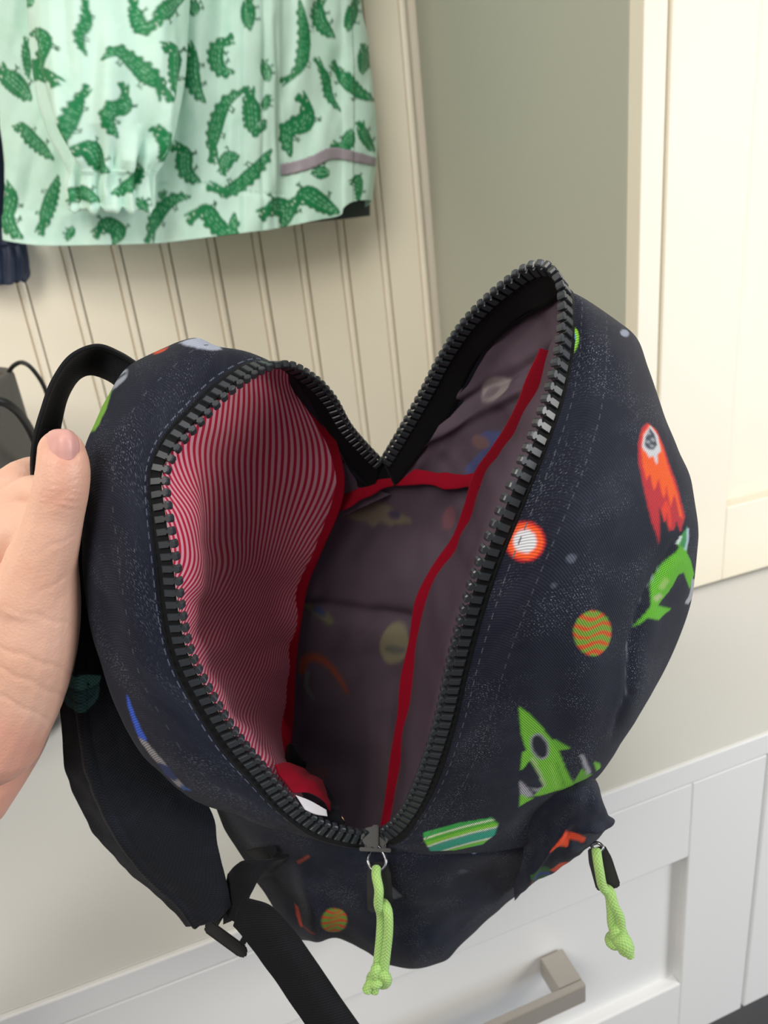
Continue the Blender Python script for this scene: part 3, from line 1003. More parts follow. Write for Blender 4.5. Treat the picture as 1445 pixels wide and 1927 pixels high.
pt.poly([(1036, 1592), (1050, 1576), (1064, 1560), (1072, 1568), (1090, 1566), (1100, 1576), (1096, 1586), (1084, 1584), (1072, 1580), (1068, 1596), (1052, 1594)], 'e8512e')
pt.poly([(1078, 1582), (1092, 1584), (1100, 1598), (1086, 1606), (1074, 1600)], '2a3040')
pt.poly([(1034, 1634), (1052, 1624), (1076, 1620), (1072, 1634), (1050, 1640)], 'cf4b2c')
pt.poly([(998, 1630), (1012, 1624), (1036, 1632), (1030, 1646), (1004, 1652)], '33603a')
pt.stroke([(1002, 1650), (1016, 1640), (1034, 1640)], 4, '3b4a9a')
pt.stroke([(996, 1640), (1000, 1656)], 3, '8f3030')
cloth('front_pocket', GP, BAG, bag, bump=wp, col=soften(pt.c.reshape(170, 170, 4)))

# ---- interior
LINE = [  # x, y, depth, stripe count ; from the left rim to the red seam
    [(536, 690, .384, 20), (540, 693, .388, 21), (545, 697, .392, 22.5), (548, 702, .396, 24)],
    [(488, 694, .369, 14), (505, 700, .384, 16.5), (528, 712, .400, 19.5), (556, 730, .416, 24)],
    [(430, 732, .352, 8), (464, 742, .376, 11.5), (520, 762, .410, 17.5), (590, 790, .440, 25)],
    [(372, 790, .342, 3), (408, 800, .362, 6.5), (490, 824, .415, 14.5), (622, 850, .468, 26)],
    [(330, 838, .335, 0), (362, 852, .354, 3), (470, 880, .424, 13), (632, 906, .484, 27)],
    [(306, 890, .332, -4), (366, 910, .356, 2.0), (384, 920, .376, 4.5), (470, 940, .440, 13), (618, 960, .498, 28)],
    [(312, 970, .330, -9), (370, 976, .356, -2), (386, 984, .382, 4.0), (465, 1010, .455, 12.5), (590, 1030, .512, 30)],
    [(326, 1060, .332, -9), (371, 1060, .360, -3), (386, 1064, .392, 4), (460, 1080, .470, 13), (566, 1090, .524, 33)],
    [(336, 1150, .337, -2), (366, 1146, .362, 3), (382, 1146, .400, 7), (455, 1150, .476, 19), (556, 1160, .534, 38)],
    [(354, 1230, .343, 9), (380, 1224, .370, 12), (410, 1222, .420, 17), (468, 1226, .486, 27), (546, 1240, .544, 44)],
    [(394, 1310, .352, 20), (420, 1302, .380, 23), (446, 1300, .430, 28), (488, 1306, .494, 36), (540, 1320, .550, 50)],
    [(442, 1386, .363, 31), (462, 1378, .390, 34), (482, 1374, .430, 37), (508, 1380, .490, 43), (534, 1390, .546, 56)],
    [(494, 1450, .378, 41), (506, 1442, .392, 42), (518, 1434, .42, 44), (530, 1430, .46, 48), (545, 1440, .52, 60)],
    [(546, 1510, .393, 50), (550, 1506, .40, 51), (556, 1500, .42, 52), (560, 1500, .45, 55), (570, 1500, .50, 64)],
]
GI = patch(LINE, 220, 320)
W_ = (0.0012 * noise2(GI[..., 0] / 50, GI[..., 1] / 120, 11) + np.clip((GI[..., 1] - 1000) / 120, 0, 1) * 0.0035 * noise2((GI[..., 0] + .5 * GI[..., 1]) / 60, (GI[..., 1] - .4 * GI[..., 0]) / 50, 17)) * np.minimum(np.linspace(0, 1, 220)[None] * 5, 1)
ci = np.zeros((320, 220, 4), np.float32)
ci[..., 0] = GI[..., 3] / 1.0
ci[..., 3] = 1
cloth('striped_lining', GI, STRIPE, bag, bump=W_, col=ci)['label'] = 'red and pale pink pinstriped lining of the back wall'

seamL = [(520, 694, .398), (556, 728, .420), (592, 788, .444), (620, 848, .470), (634, 906, .486), (620, 962, .500), (592, 1030, .514),
         (568, 1090, .526), (556, 1160, .536), (546, 1240, .546), (541, 1320, .552), (536, 1400, .556), (530, 1470, .558), (540, 1540, .56)]
seamR = [(1060, 600, .352), (1032, 660, .368), (1014, 710, .384), (996, 760, .402), (970, 810, .424), (940, 855, .446), (908, 900, .470), (888, 960, .488), (862, 1020, .504),
         (822, 1080, .520), (796, 1130, .530), (784, 1200, .540), (772, 1290, .548), (760, 1370, .552), (746, 1460, .554), (732, 1540, .55), (728, 1570, .54)]
cross = [(612, 960, .502), (650, 944, .506), (690, 922, .510), (735, 902, .510), (790, 898, .500), (850, 906, .488), (908, 902, .472)]


def binding(name, pts, wpx, nrm_z=-0.003):
    """folded tape: a soft flattened strip along a seam"""
    D = spl(pts, 90)
    W = PZ(D)
    T = np.gradient(W, axis=0)
    T /= np.linalg.norm(T, axis=1, keepdims=True)
    view = (W - CAM) / np.linalg.norm(W - CAM, axis=1, keepdims=True)
    sd = np.cross(T, view)
    sd /= np.linalg.norm(sd, axis=1, keepdims=True)
    ww = np.broadcast_to(wpx, (90,)) if np.ndim(wpx) == 0 else np.interp(np.linspace(0, 1, 90), np.linspace(0, 1, len(wpx)), wpx)
    hw = ww / 2 / F * D[:, 2]
    th = np.linspace(0, 2 * math.pi, 17)[:-1]
    wob = 1 + 0.2 * noise2(np.arange(90) / 6.0, np.zeros(90), len(name) + len(pts))
    V = W[:, None] + sd[:, None] * (hw * wob)[:, None, None] * np.cos(th)[None, :, None] - view[:, None] * (0.0011 * np.sin(th))[None, :, None] - view[:, None] * 0.0016
    return mesh_np(name, V, quads(90, 16, True), BIND, bag, uv=np.stack([np.broadcast_to(th * 0.003, (90, 16)), np.broadcast_to(np.linspace(0, .4, 90)[:, None], (90, 16))], -1))


binding('red_binding', seamL, (26, 42, 40, 38, 34, 30, 26, 24, 24, 24))
binding('red_binding', seamR[1:], (36, 44, 42, 38, 34, 32, 28, 30, 34, 38, 34, 26))
binding('red_binding', cross, (26, 26, 28, 28))

sl = [np.array(p) for p in seamL]
sr = [np.array(p) for p in seamR]


def lerp(a, b, k):
    return tuple(np.array(a) * (1 - k) + np.array(b) * k)


# far gusset wall between the two seams, from the cross binding down to the bottom
FG = [
    [(606, 966, .504), (690, 930, .514), (740, 905, .516), (850, 908, .494), (912, 905, .476)],
    [(586, 1040, .520), (660, 1020, .540), (740, 1005, .548), (820, 1000, .530), (872, 1010, .506)],
    [(562, 1100, .532), (640, 1100, .556), (710, 1105, .560), (770, 1090, .548), (826, 1085, .524)],
    [(552, 1160, .540), (620, 1165, .566), (690, 1175, .572), (750, 1160, .562), (796, 1150, .536)],
    [(544, 1250, .552), (600, 1255, .584), (670, 1260, .592), (735, 1255, .580), (782, 1260, .550)],
    [(538, 1340, .560), (590, 1350, .600), (660, 1360, .612), (720, 1355, .598), (768, 1350, .556)],
    [(532, 1430, .564), (590, 1440, .610), (660, 1450, .622), (712, 1445, .606), (752, 1440, .558)],
    [(530, 1520, .568), (590, 1530, .60), (650, 1540, .61), (700, 1540, .60), (736, 1530, .556)],
    [(540, 1590, .56), (600, 1596, .56), (650, 1600, .56), (690, 1600, .56), (726, 1590, .54)],
]
GF = patch(FG, 200, 300)
qx, qy = GF[..., 0], GF[..., 1]
wf = 0.003 * noise2(qx / 70, qy / 80, 21) + 0.0015 * noise2(qx / 30, qy / 40, 22)
wf += 0.006 * np.exp(-((qy - 1150 - 0.12 * (qx - 640)) / 16)**2)
pt = Painter(GF[..., :2])
pt.poly([(652, 972), (690, 962), (716, 946), (740, 958), (772, 972), (776, 984), (744, 984), (736, 992), (716, 984), (704, 996), (690, 984), (668, 984)], '8c8568', 0.55)
pt.ell(742, 968, 12, 9, '4a4560', 0, 0.7)
pt.ell(845, 975, 12, 22, '9a5a60', 10, 0.4)
pt.poly([(574, 1142), (596, 1144), (620, 1158), (630, 1170), (618, 1176), (598, 1162)], '7d8458', 0.6)
pt.ell(606, 1156, 11, 6, '3c5080', 25, 0.7)
pt.ell(742, 1212, 26, 38, '8f8c6c', 8, 0.7)
pt.ell(744, 1222, 20, 8, '66755f', 8, 0.5)
pt.stroke([(570, 1268), (574, 1246), (596, 1238), (620, 1252), (640, 1278), (656, 1304)], (14, 15, 13, 11, 8, 5), 'a4502c', 0.75)
pt.stroke([(580, 1262), (576, 1290), (590, 1316)], (8, 9, 4), '6e7f7c', 0.6)
pt.ell(596, 1456, 26, 12, '8a5140', -10, 0.3)
cloth('gusset_lining', GF, BAG_IN, bag, bump=wf, col=soften(pt.c.reshape(300, 200, 4), 3))['label'] = 'dim purple grey inside of the far gusset'

# inside of the far gusset above the cross binding, left and right of the zip end
GS = patch([[(600, 788, .446), (606, 786, .446), (612, 790, .446)], [(622, 840, .474), (632, 846, .474), (640, 850, .473)],
            [(632, 900, .492), (652, 886, .490), (668, 898, .500)], [(624, 950, .505), (664, 930, .508), (704, 920, .514)],
            [(618, 985, .512), (670, 960, .516), (735, 930, .520)]], 40, 50)
cloth('gusset_lining', GS, BAG_IN, bag, col=np.zeros((50 * 40, 4)))
RT = [
    [(738, 908, .510), (760, 915, .512), (800, 920, .506), (870, 920, .492), (915, 910, .476)],
    [(792, 844, .487), (830, 850, .488), (866, 858, .482), (910, 866, .468), (942, 858, .450)],
    [(845, 770, .463), (880, 785, .462), (920, 796, .450), (950, 800, .438), (984, 795, .414)],
    [(884, 692, .438), (920, 715, .438), (950, 730, .424), (980, 742, .410), (1006, 742, .392)],
    [(926, 638, .414), (956, 660, .416), (984, 680, .404), (1004, 696, .394), (1020, 700, .380)],
    [(984, 590, .390), (1002, 616, .394), (1018, 640, .384), (1030, 656, .376), (1040, 660, .366)],
    [(1030, 566, .370), (1036, 585, .374), (1044, 604, .366), (1052, 618, .358), (1058, 620, .350)],
    [(1062, 548, .354), (1064, 560, .356), (1066, 575, .350), (1068, 590, .346), (1070, 600, .342)],
]
GT = patch(RT, 180, 220)
qx, qy = GT[..., 0], GT[..., 1]
wt = 0.003 * noise2(qx / 60 + qy / 120, qy / 70, 31) + 0.001 * noise2(qx / 22, qy / 30, 32)
wt += 0.004 * np.exp(-((qy - 800 + 0.5 * (qx - 850)) / 12)**2) - 0.004 * np.exp(-((qy - 705 + 0.6 * (qx - 960)) / 12)**2)
pt = Painter(GT[..., :2])
pt.ell(930, 732, 27, 21, 'a39a9c', -28, 0.75)
pt.ell(924, 738, 14, 10, '8b8288', -28, 0.5)
pt.poly([(924, 614), (940, 606), (958, 596), (972, 606), (960, 614), (936, 618)], '9a7a50', 0.8)
pt.poly([(898, 820), (920, 808), (946, 812), (952, 826), (930, 850), (906, 880), (880, 900), (876, 880), (900, 856), (918, 838)], '4a5e9a', 0.6)
pt.ell(908, 830, 18, 12, '8a6a62', 30, 0.5)
cloth('front_lining', GT, BAG_IN, bag, bump=wt, col=soften(pt.c.reshape(220, 180, 4), 3))['label'] = 'purple grey inside of the raised front flap'

# inside of the near front wall: right seam to right rim
rr = [ZR[k] for k in range(8, 22)]
RI = []
mt = np.linspace(0, 1, 14)
DS = spl(seamR, 14)
DRr = spl([p[0] for p in rr], 14)
for k in range(14):
    a, b = DS[k], DRr[k] + np.array([6, 4, 0.002])
    m1, m2 = a * .66 + b * .34, a * .3 + b * .7
    m1[2] += 0.012 * math.sin(math.pi * k / 13)
    RI.append([tuple(a), tuple(m1), tuple(m2), tuple(b)])
GN = patch(RI, 80, 240)
cloth('front_lining', GN, BAG_IN, bag, bump=0.0015 * noise2(GN[..., 0] / 25, GN[..., 1] / 60, 41), col=np.zeros((240 * 80, 4)))

# dark floor of the bag behind everything inside
GB = patch([[(560, 1440, .62), (640, 1440, .64), (760, 1430, .60)], [(560, 1540, .60), (640, 1560, .62), (740, 1550, .57)],
            [(540, 1600, .50), (640, 1606, .50), (730, 1600, .46)]], 30, 30)
cloth('base_lining', GB, BAG_IN, bag, col=np.zeros((900, 4)))

# red inner flap, white care label, key strap and ring
GRF = patch([[(516, 1440, .386), (540, 1436, .40), (576, 1450, .415), (606, 1470, .425)],
             [(532, 1466, .388), (562, 1462, .398), (594, 1474, .408), (616, 1496, .418)],
             [(554, 1492, .392), (580, 1492, .400), (604, 1504, .408), (622, 1526, .414)]], 50, 40)
cloth('inner_flap', GRF, BIND, bag, bump=0.0012 * noise2(GRF[..., 0] / 20, GRF[..., 1] / 14, 51), thick=0.001)['label'] = 'plain red flap at the foot of the striped lining'
GWL = patch([[(556, 1496, .391), (582, 1506, .396), (614, 1524, .402)], [(574, 1524, .394), (592, 1532, .398), (616, 1536, .403)]], 20, 10)
cloth('care_label', GWL, WHITE_LABEL, bag, thick=0.0005)
GK = patch([[(596, 1474, .45), (606, 1474, .45), (612, 1478, .45)], [(612, 1500, .442), (624, 1504, .442), (634, 1512, .442)],
            [(574, 1534, .415), (610, 1526, .418), (640, 1530, .42)], [(590, 1560, .412), (622, 1562, .415), (654, 1566, .418)]], 24, 30)
cloth('key_strap', GK, WEBBING, bag, thick=0.0012)
tube('key_ring', PZ(spl([(622, 1514, .437), (630, 1520, .436), (640, 1534, .434), (648, 1546, .432), (640, 1540, .436), (630, 1528, .438), (622, 1514, .437)], 40)), 0.0010, GOLD, bag, 8)
GX = patch([[(540, 1404, .52), (548, 1400, .51), (556, 1412, .51)], [(538, 1430, .52), (552, 1420, .505), (572, 1432, .51)],
            [(542, 1452, .52), (556, 1450, .505), (576, 1436, .51)], [(556, 1458, .52), (562, 1460, .51), (570, 1456, .515)]], 20, 24)
cloth('webbing_end', GX, WEBBING, bag, thick=0.0015)

GZ = patch([[(690, 850, .492), (716, 868, .502), (762, 812, .482)], [(672, 892, .502), (718, 888, .505), (786, 842, .490)],
            [(694, 912, .512), (722, 906, .510), (760, 890, .504)], [(700, 920, .514), (722, 914, .512), (750, 902, .508)]], 30, 30)
cloth('zip_end_cover', GZ, TAPE, bag, thick=0.001)

# ---- slider and pulls
sc_ = PZ((706, 1578, .421))
ux = PZ((760, 1578, .421)) - sc_
ux /= np.linalg.norm(ux)
vw = (sc_ - CAM) / np.linalg.norm(sc_ - CAM)
uy = np.cross(vw, ux)
uy /= np.linalg.norm(uy)          # screen-down
if (PZ((706, 1600, .421)) - sc_) @ uy < 0:
    uy = -uy


def solid(name, outline, t, mat, parent, org, ax, ay, az, bevel=0.0006, z0=0.0):
    """extruded outline (mm) in a local frame"""
    bm = bmesh.new()
    off = wloc(parent)
    vs = [bm.verts.new(org - off + ax * x * 1e-3 + ay * y * 1e-3 + az * z0 * 1e-3) for x, y in outline]
    fc = bm.faces.new(vs)
    r = bmesh.ops.extrude_face_region(bm, geom=[fc])
    bmesh.ops.translate(bm, verts=[v for v in r['geom'] if isinstance(v, bmesh.types.BMVert)], vec=Vector(az * t * 1e-3))
    bmesh.ops.recalc_face_normals(bm, faces=bm.faces)
    if bevel:
        bmesh.ops.bevel(bm, geom=list(bm.edges), offset=bevel, segments=2, affect='EDGES')
    me = bpy.data.meshes.new(name)
    bm.to_mesh(me)
    bm.free()
    me.materials.append(mat)
    return link(bpy.data.objects.new(name, me), parent)


slider = solid('slider', [(-8.5, -5), (-3.5, -6.5), (3.5, -6.5), (8.5, -5), (9.5, -1), (6, 4), (7.5, 6.5), (-7.5, 6.5), (-6, 4), (-9.5, -1)],
               -3.0, BLACK_METAL, bag, sc_ + vw * 0.002, ux, uy, vw)
solid('slider_bridge', [(-2.0, -7.5), (2.0, -7.5), (2.0, 5.0), (-2.0, 5.0)], -3.2, BLACK_METAL, slider, sc_ - vw * 0.002, ux, uy, vw)
solid('slider_bar', [(-9.5, 4.6), (9.5, 5.4), (9.5, 7.6), (-9.5, 6.8)], -2.6, BLACK_METAL, slider, sc_ - vw * 0.001, ux, uy, vw, 0.0004)


def pull(prefix, wire_pts, tab_pts, tab_w, cord1, cord2, knot, zk):
    w1 = tube(prefix, PZ(spl(wire_pts, 40)), 0.0010, WIRE, bag, 8)
    # rubber tab with a lengthwise slot edge
    a, b = np.array(tab_pts[0], float), np.array(tab_pts[1], float)
    A, B = PZ(a), PZ(b)
    ay = (B - A) / np.linalg.norm(B - A)
    v = (A - CAM) / np.linalg.norm(A - CAM)
    ax = np.cross(v, ay)
    ax /= np.linalg.norm(ax)
    L = np.linalg.norm(B - A) * 1000
    h = tab_w / 2
    tab = solid('pull_tab', [(-h * .75, 0), (h * .75, 0), (h, L * .3), (h * 1.05, L * .93), (h * .8, L), (-h * .8, L), (-h * 1.05, L * .93), (-h, L * .3)],
                2.0, RUBBER, bag, A, ax, ay, v)
    c = tube('pull_cord', PZ(spl(cord1, 60)), 0.0028, CORD, bag, 12)
    tube('cord_strand', PZ(spl(cord2, 60)), 0.0028, CORD, c, 12)
    # knot: wrapped coil over a lump plus two short tails
    k0 = PZ(knot)
    dn = PZ((knot[0], knot[1] + 30, zk)) - k0
    dn /= np.linalg.norm(dn)
    vv_ = (k0 - CAM) / np.linalg.norm(k0 - CAM)
    rx_ = np.cross(dn, vv_)
    t = np.linspace(0, 2 * math.pi, 100)
    kp = k0 + np.outer((np.sin(t) + 2 * np.sin(2 * t)) * 0.0021, rx_) + np.outer((np.cos(t) - 2 * np.cos(2 * t)) * 0.0020, dn) + np.outer(-np.sin(3 * t) * 0.0026, vv_)
    V, Q, E = tube_np(kp, 0.0030, 12, False)
    kn = mesh_np('cord_knot', V, Q, CORD, c, uv=np.stack([np.tile(np.abs(np.arange(12) / 12 - .5) * .019, 100), np.repeat(np.linspace(0, .09, 100), 12)], -1))
    return c, kn, k0, dn, rx_, vv_


pull('pull_wire', [(697, 1602, .418), (692, 1618, .414), (698, 1634, .412), (710, 1640, .411), (722, 1632, .412), (726, 1618, .414), (716, 1598, .417), (706, 1590, .416), (698, 1600, .418)],
     [(711, 1622, .418), (716, 1716, .414)], 15,
     [(708, 1634, .409), (708, 1648, .405), (713, 1675, .402), (712, 1702, .404), (717, 1722, .408), (716, 1760, .409), (712, 1800, .410), (709, 1834, .410)],
     [(712, 1700, .415), (724, 1702, .407), (730, 1716, .404), (731, 1750, .404), (727, 1790, .406), (722, 1832, .408)],
     (713, 1838, .408), .408)
tube('cord_tail', PZ(spl([(706, 1842, .408), (696, 1852, .407), (690, 1864, .407)], 20)), 0.0029, CORD, bag, 12)
tube('cord_tail', PZ(spl([(712, 1846, .409), (706, 1858, .409), (704, 1866, .409)], 20)), 0.0027, CORD, bag, 12)
pull('pull_wire', [(1112, 1590, .412), (1118, 1600, .410), (1128, 1604, .410), (1134, 1594, .411), (1124, 1586, .413), (1112, 1590, .412)],
     [(1122, 1594, .418), (1146, 1674, .414)], 14,
     [(1122, 1600, .408), (1124, 1616, .405), (1128, 1640, .404), (1134, 1668, .406), (1146, 1684, .408), (1150, 1712, .409), (1152, 1740, .410), (1162, 1768, .410)],
     [(1136, 1670, .412), (1148, 1678, .407), (1154, 1700, .405), (1166, 1726, .406), (1168, 1748, .408), (1166, 1768, .409)],
     (1164, 1766, .409), .409)
tube('cord_tail', PZ(spl([(1164, 1764, .406), (1174, 1776, .405), (1178, 1786, .406)], 20)), 0.0050, CORD, bag, 12)
tube('cord_tail', PZ(spl([(1176, 1780, .406), (1182, 1790, .406), (1186, 1799, .406)], 20)), 0.0026, CORD, bag, 12)

# ---- top grab handle (a folded webbing loop)
GH = patch([
    [(268, 690, .372), (250, 712, .374), (232, 738, .376)],
    [(226, 664, .372), (216, 690, .378), (206, 716, .384)],
    [(182, 650, .368), (178, 674, .378), (172, 704, .388)],
    [(136, 668, .362), (142, 690, .376), (148, 712, .388)],
    [(100, 716, .356), (112, 732, .370), (126, 746, .382)],
    [(80, 770, .352), (96, 782, .366), (114, 792, .376)],
    [(66, 820, .352), (86, 826, .364), (108, 832, .372)],
    [(60, 880, .356), (80, 884, .364), (100, 888, .372)],
    [(70, 960, .366), (90, 962, .370), (110, 964, .376)]], 30, 120)
hh = cloth('grab_handle', GH, WEBBING, bag, bump=0.0008 * np.sin(np.linspace(0, 1, 30)[None] * math.pi * 2) * np.ones((120, 1)), thick=0.002)
GE = GH[:, :4].copy()
GE[..., 2] -= 0.002
cloth('handle_edge', GE, WEBBING, hh, thick=0.0016)

# ---- padded shoulder strap with mesh face, buckle and webbing
SS = [
    [(140, 980, .385), (150, 985, .380), (170, 990, .385), (190, 1000, .40)],
    [(134, 1080, .388), (155, 1085, .382), (180, 1090, .388), (205, 1100, .405)],
    [(128, 1180, .392), (155, 1185, .386), (190, 1190, .392), (225, 1200, .41)],
    [(121, 1270, .396), (155, 1275, .390), (200, 1280, .396), (248, 1290, .414)],
    [(121, 1350, .400), (165, 1360, .394), (220, 1365, .400), (285, 1370, .416)],
    [(128, 1430, .404), (180, 1440, .397), (245, 1442, .403), (330, 1436, .418)],
    [(146, 1500, .408), (205, 1512, .400), (280, 1510, .406), (376, 1492, .420)],
    [(180, 1562, .412), (240, 1572, .404), (312, 1566, .408), (402, 1540, .420)],
    [(222, 1608, .416), (275, 1616, .408), (340, 1608, .411), (407, 1580, .420)],
    [(262, 1650, .420), (310, 1652, .412), (362, 1644, .413), (416, 1620, .420)],
    [(312, 1694, .423), (350, 1692, .416), (390, 1682, .416), (426, 1660, .421)],
    [(356, 1736, .425), (384, 1732, .419), (410, 1724, .418), (434, 1700, .422)],
]
GSS = patch(SS, 110, 260)
qx, qy = GSS[..., 0], GSS[..., 1]
us = np.linspace(0, 1, 110)[None] * np.ones((260, 1))
ws = 0.0012 * noise2(qx / 80, qy / 80, 61) + 0.0005 * noise2(qx / 20, qy / 24, 62)
ws -= 0.0022 * np.exp(-((us - 0.24) / 0.03)**2)
ws += 0.0007 * noise2(us * 2, qy / 40, 63) * (us < 0.24)
pt = Painter(GSS[..., :2])
pt.ell(154, 1292, 32, 42, '38595c', 0)
pt.poly([(100, 1240), (230, 1240), (230, 1268), (190, 1262), (150, 1262), (122, 1262)], '141822', 0)
ie = pt.ell(154, 1272, 34, 20, '4f7d78', 0)
pt.poly([(100, 1220), (230, 1220), (230, 1264), (190, 1268), (150, 1266), (110, 1258)], '141822', 0)
pt.stroke([(126, 1286), (150, 1296), (182, 1286)], 2.5, '2b3f44')
for ex, ey in ((148, 1283), (165, 1284)):
    pt.ell(ex, ey, 3.5, 3.5, '10151a')
pt.stroke([(132, 1304), (152, 1316), (178, 1304)], 2, '26383c')
strap = cloth('shoulder_strap', GSS, MESH_STRAP, bag, bump=ws, col=pt.c.reshape(260, 110, 4), thick=0.006)
strap['label'] = 'curved black mesh padded shoulder strap'
# webbing loop coming back from the buckle up to the bag
GW1 = patch([[(430, 1644, .424), (424, 1690, .426), (420, 1740, .428)],
             [(452, 1622, .416), (448, 1668, .418), (444, 1728, .420)],
             [(480, 1618, .414), (474, 1660, .414), (458, 1710, .415)],
             [(520, 1618, .424), (500, 1636, .424), (478, 1662, .424)],
             [(560, 1600, .440), (540, 1616, .440), (512, 1640, .440)]], 30, 60)
cloth('strap_webbing', GW1, WEBBING, bag, bump=0.0008 * noise2(GW1[..., 0] / 20, GW1[..., 1] / 20, 71), thick=0.0015)
GW2 = patch([[(440, 1742, .417), (448, 1712, .416), (458, 1690, .414)],
             [(450, 1752, .414), (462, 1724, .413), (474, 1694, .412)],
             [(472, 1782, .414), (500, 1752, .412), (510, 1706, .413)],
             [(500, 1820, .414), (530, 1786, .412), (548, 1744, .414)],
             [(536, 1870, .414), (568, 1838, .412), (590, 1802, .415)],
             [(580, 1934, .413), (612, 1902, .411), (636, 1870, .414)],
             [(650, 2050, .410), (690, 2020, .408), (716, 1990, .411)],
             [(700, 2180, .408), (740, 2150, .406), (770, 2120, .409)]], 40, 140)
cloth('strap_webbing', GW2, WEBBING, bag, bump=0.0006 * noise2(GW2[..., 0] / 40, GW2[..., 1] / 40, 72), thick=0.0015)['label'] = 'long webbing tail hanging past the bench edge'
GW3 = patch([[(462, 1600, .440), (478, 1612, .438), (492, 1620, .437)], [(492, 1594, .428), (500, 1606, .428), (508, 1614, .428)],
             [(518, 1592, .424), (520, 1600, .424), (520, 1606, .424)]], 12, 20)
cloth('strap_webbing', GW3, WEBBING, bag, thick=0.0015)
bo = PZ((424, 1768, .421))
bx_ = PZ((470, 1800, .421)) - bo
bx_ /= np.linalg.norm(bx_)
bvw = (bo - CAM) / np.linalg.norm(bo - CAM)
by_ = np.cross(bvw, bx_)
if (PZ((424, 1790, .421)) - bo) @ by_ < 0:
    by_ = -by_
bk = solid('buckle', [(-15, -2.5), (-13, -4), (13, -3.5), (16, -1), (16, 2), (12, 3.5), (-13, 3), (-15, 1)], -4.0, BUCKLE, bag, bo, bx_, by_, bvw, 0.0008)
solid('buckle_bar', [(-12, -10), (-8, -10), (-8, -3), (-12, -3)], -3.5, BUCKLE, bk, bo, bx_, by_, bvw)
solid('buckle_bar', [(8, -12), (12, -12), (12, -3), (8, -3)], -3.5, BUCKLE, bk, bo, bx_, by_, bvw)
solid('buckle_bar', [(-12, -12.5), (12, -14), (12, -11), (-12, -9.5)], -3.5, BUCKLE, bk, bo, bx_, by_, bvw)

# the bag is a small one held close: its whole tree is sized about the eye it was measured from
K = 0.785
bag.scale = (K, K, K)
bag.location = Vector(CAM + (np.array(bag.location) - CAM) * K)

# ------------------------------------------------------------------ raincoat on the wall
coat = thing('raincoat', 'mint green child raincoat printed with green crocodiles hanging on the boarded wall', 'coat',
             tuple(PY((350, 455, 1.0))))


def croc(pt, pts, w, flip=1):
    """little printed crocodile along a spine, snout first"""
    G1, G2 = '137c48', '0a5a35'
    p = spl(np.c_[np.array(pts, float), np.zeros(len(pts))], 30)[:, :2]
    t = np.gradient(p, axis=0)
    t /= np.maximum(np.linalg.norm(t, axis=1, keepdims=True), 1e-6)
    n = np.stack([-t[:, 1], t[:, 0]], -1) * flip
    s = np.linspace(0, 1, 30)
    half = w / 2 * np.interp(s, [0, .05, .13, .2, .26, .4, .62, .8, .93, 1], [.30, .42, .44, .52, .80, 1.12, 1.05, .72, .36, .08])
    for i in (9, 19):                               # thin legs ending in toes
        for d in (0, 1):
            a = p[i + d * 2] - n[i] * half[i] * .8
            b = a - n[i] * w * .50 + t[i] * w * (.10 - .3 * d)
            pt.stroke([a, (a + b) / 2 + t[i] * w * .05, b], max(2.0, w * .10), G2)
            pt.stroke([b - t[i] * w * .16 - n[i] * w * .05, b, b + t[i] * w * .16 - n[i] * w * .05], max(1.8, w * .09), G2)
    for grow, hx in ((w * .06, G2), (0, G1)):
        hh_ = half + grow
        pt.poly(np.concatenate([p + n * hh_[:, None], (p - n * hh_[:, None])[::-1]]), hx)
        for i in range(7, 28, 3):                   # scalloped back
            c = p[i] + n[i] * half[i]
            pt.ell(c[0], c[1], w * .19 + grow, w * .19 + grow, hx)
        c = p[6] + n[6] * half[6] * 1.1             # brow and nostril
        pt.ell(c[0], c[1], w * .20 + grow, w * .20 + grow, hx)
        c = p[1] + n[1] * half[1]
        pt.ell(c[0], c[1], w * .13 + grow, w * .13 + grow, hx)
    # lower jaw, opened a little
    j0 = p[6] - n[6] * half[6] * .7
    j1 = p[0] - n[0] * w * .55 + t[0] * w * .15
    pt.stroke([j0, (j0 + j1) / 2, j1], (w * .34, w * .28, w * .14), G1)
    for i in range(8, 28):                          # pale flecks in rows along the back
        for k in (-.45, 0.05, .5):
            if (i * 7 + int(k * 20)) % 3 == 0:
                continue
            c = p[i] + n[i] * half[i] * k
            pt.ell(c[0], c[1], w * .070, w * .032, '9fdcb9', math.degrees(math.atan2(t[i][1], t[i][0])))
    c = p[6] + n[6] * half[6] * 1.1
    pt.ell(c[0], c[1], w * .07, w * .07, 'e8f6ec')
    for i in (2, 4):
        c = p[i] - n[i] * half[i] * .8
        pt.ell(c[0], c[1], w * .06, w * .06, 'e2f2e6')


SLEEVE_CROCS = [
    ([(120, 170), (100, 145), (78, 140), (84, 112), (96, 84), (80, 66), (58, 66)], 27, -1),
    ([(311, 193), (305, 175), (280, 148), (250, 117), (222, 99), (191, 116)], 25, 1),
    ([(248, -6), (257, 26), (270, 56), (284, 50), (292, 44)], 22, 1),
    ([(282, 50), (308, 24), (350, -5)], 24, -1),
    ([(298, 98), (314, 88), (328, 102), (327, 136), (322, 184)], 26, 1),
    ([(166, 160), (150, 195), (138, 240), (132, 284)], 20, 1),
    ([(228, 154), (238, 200), (215, 206), (202, 222), (222, 260)], 24, 1),
    ([(150, 290), (162, 274), (176, 282), (188, 310), (206, 324)], 24, 1),
    ([(286, 240), (300, 250), (310, 270), (294, 304)], 20, 1),
    ([(158, -5), (165, 45), (152, 72), (163, 108)], 16, 1),
    ([(264, 296), (246, 345), (208, 366)], 20, -1),
    ([(132, 388), (150, 360), (186, 380)], 20, 1),
    ([(262, 372), (272, 395)], 14, 1),
    ([(50, -4), (75, 12)], 18, 1),
    ([(12, -6), (26, 24), (30, 48)], 20, 1),
]
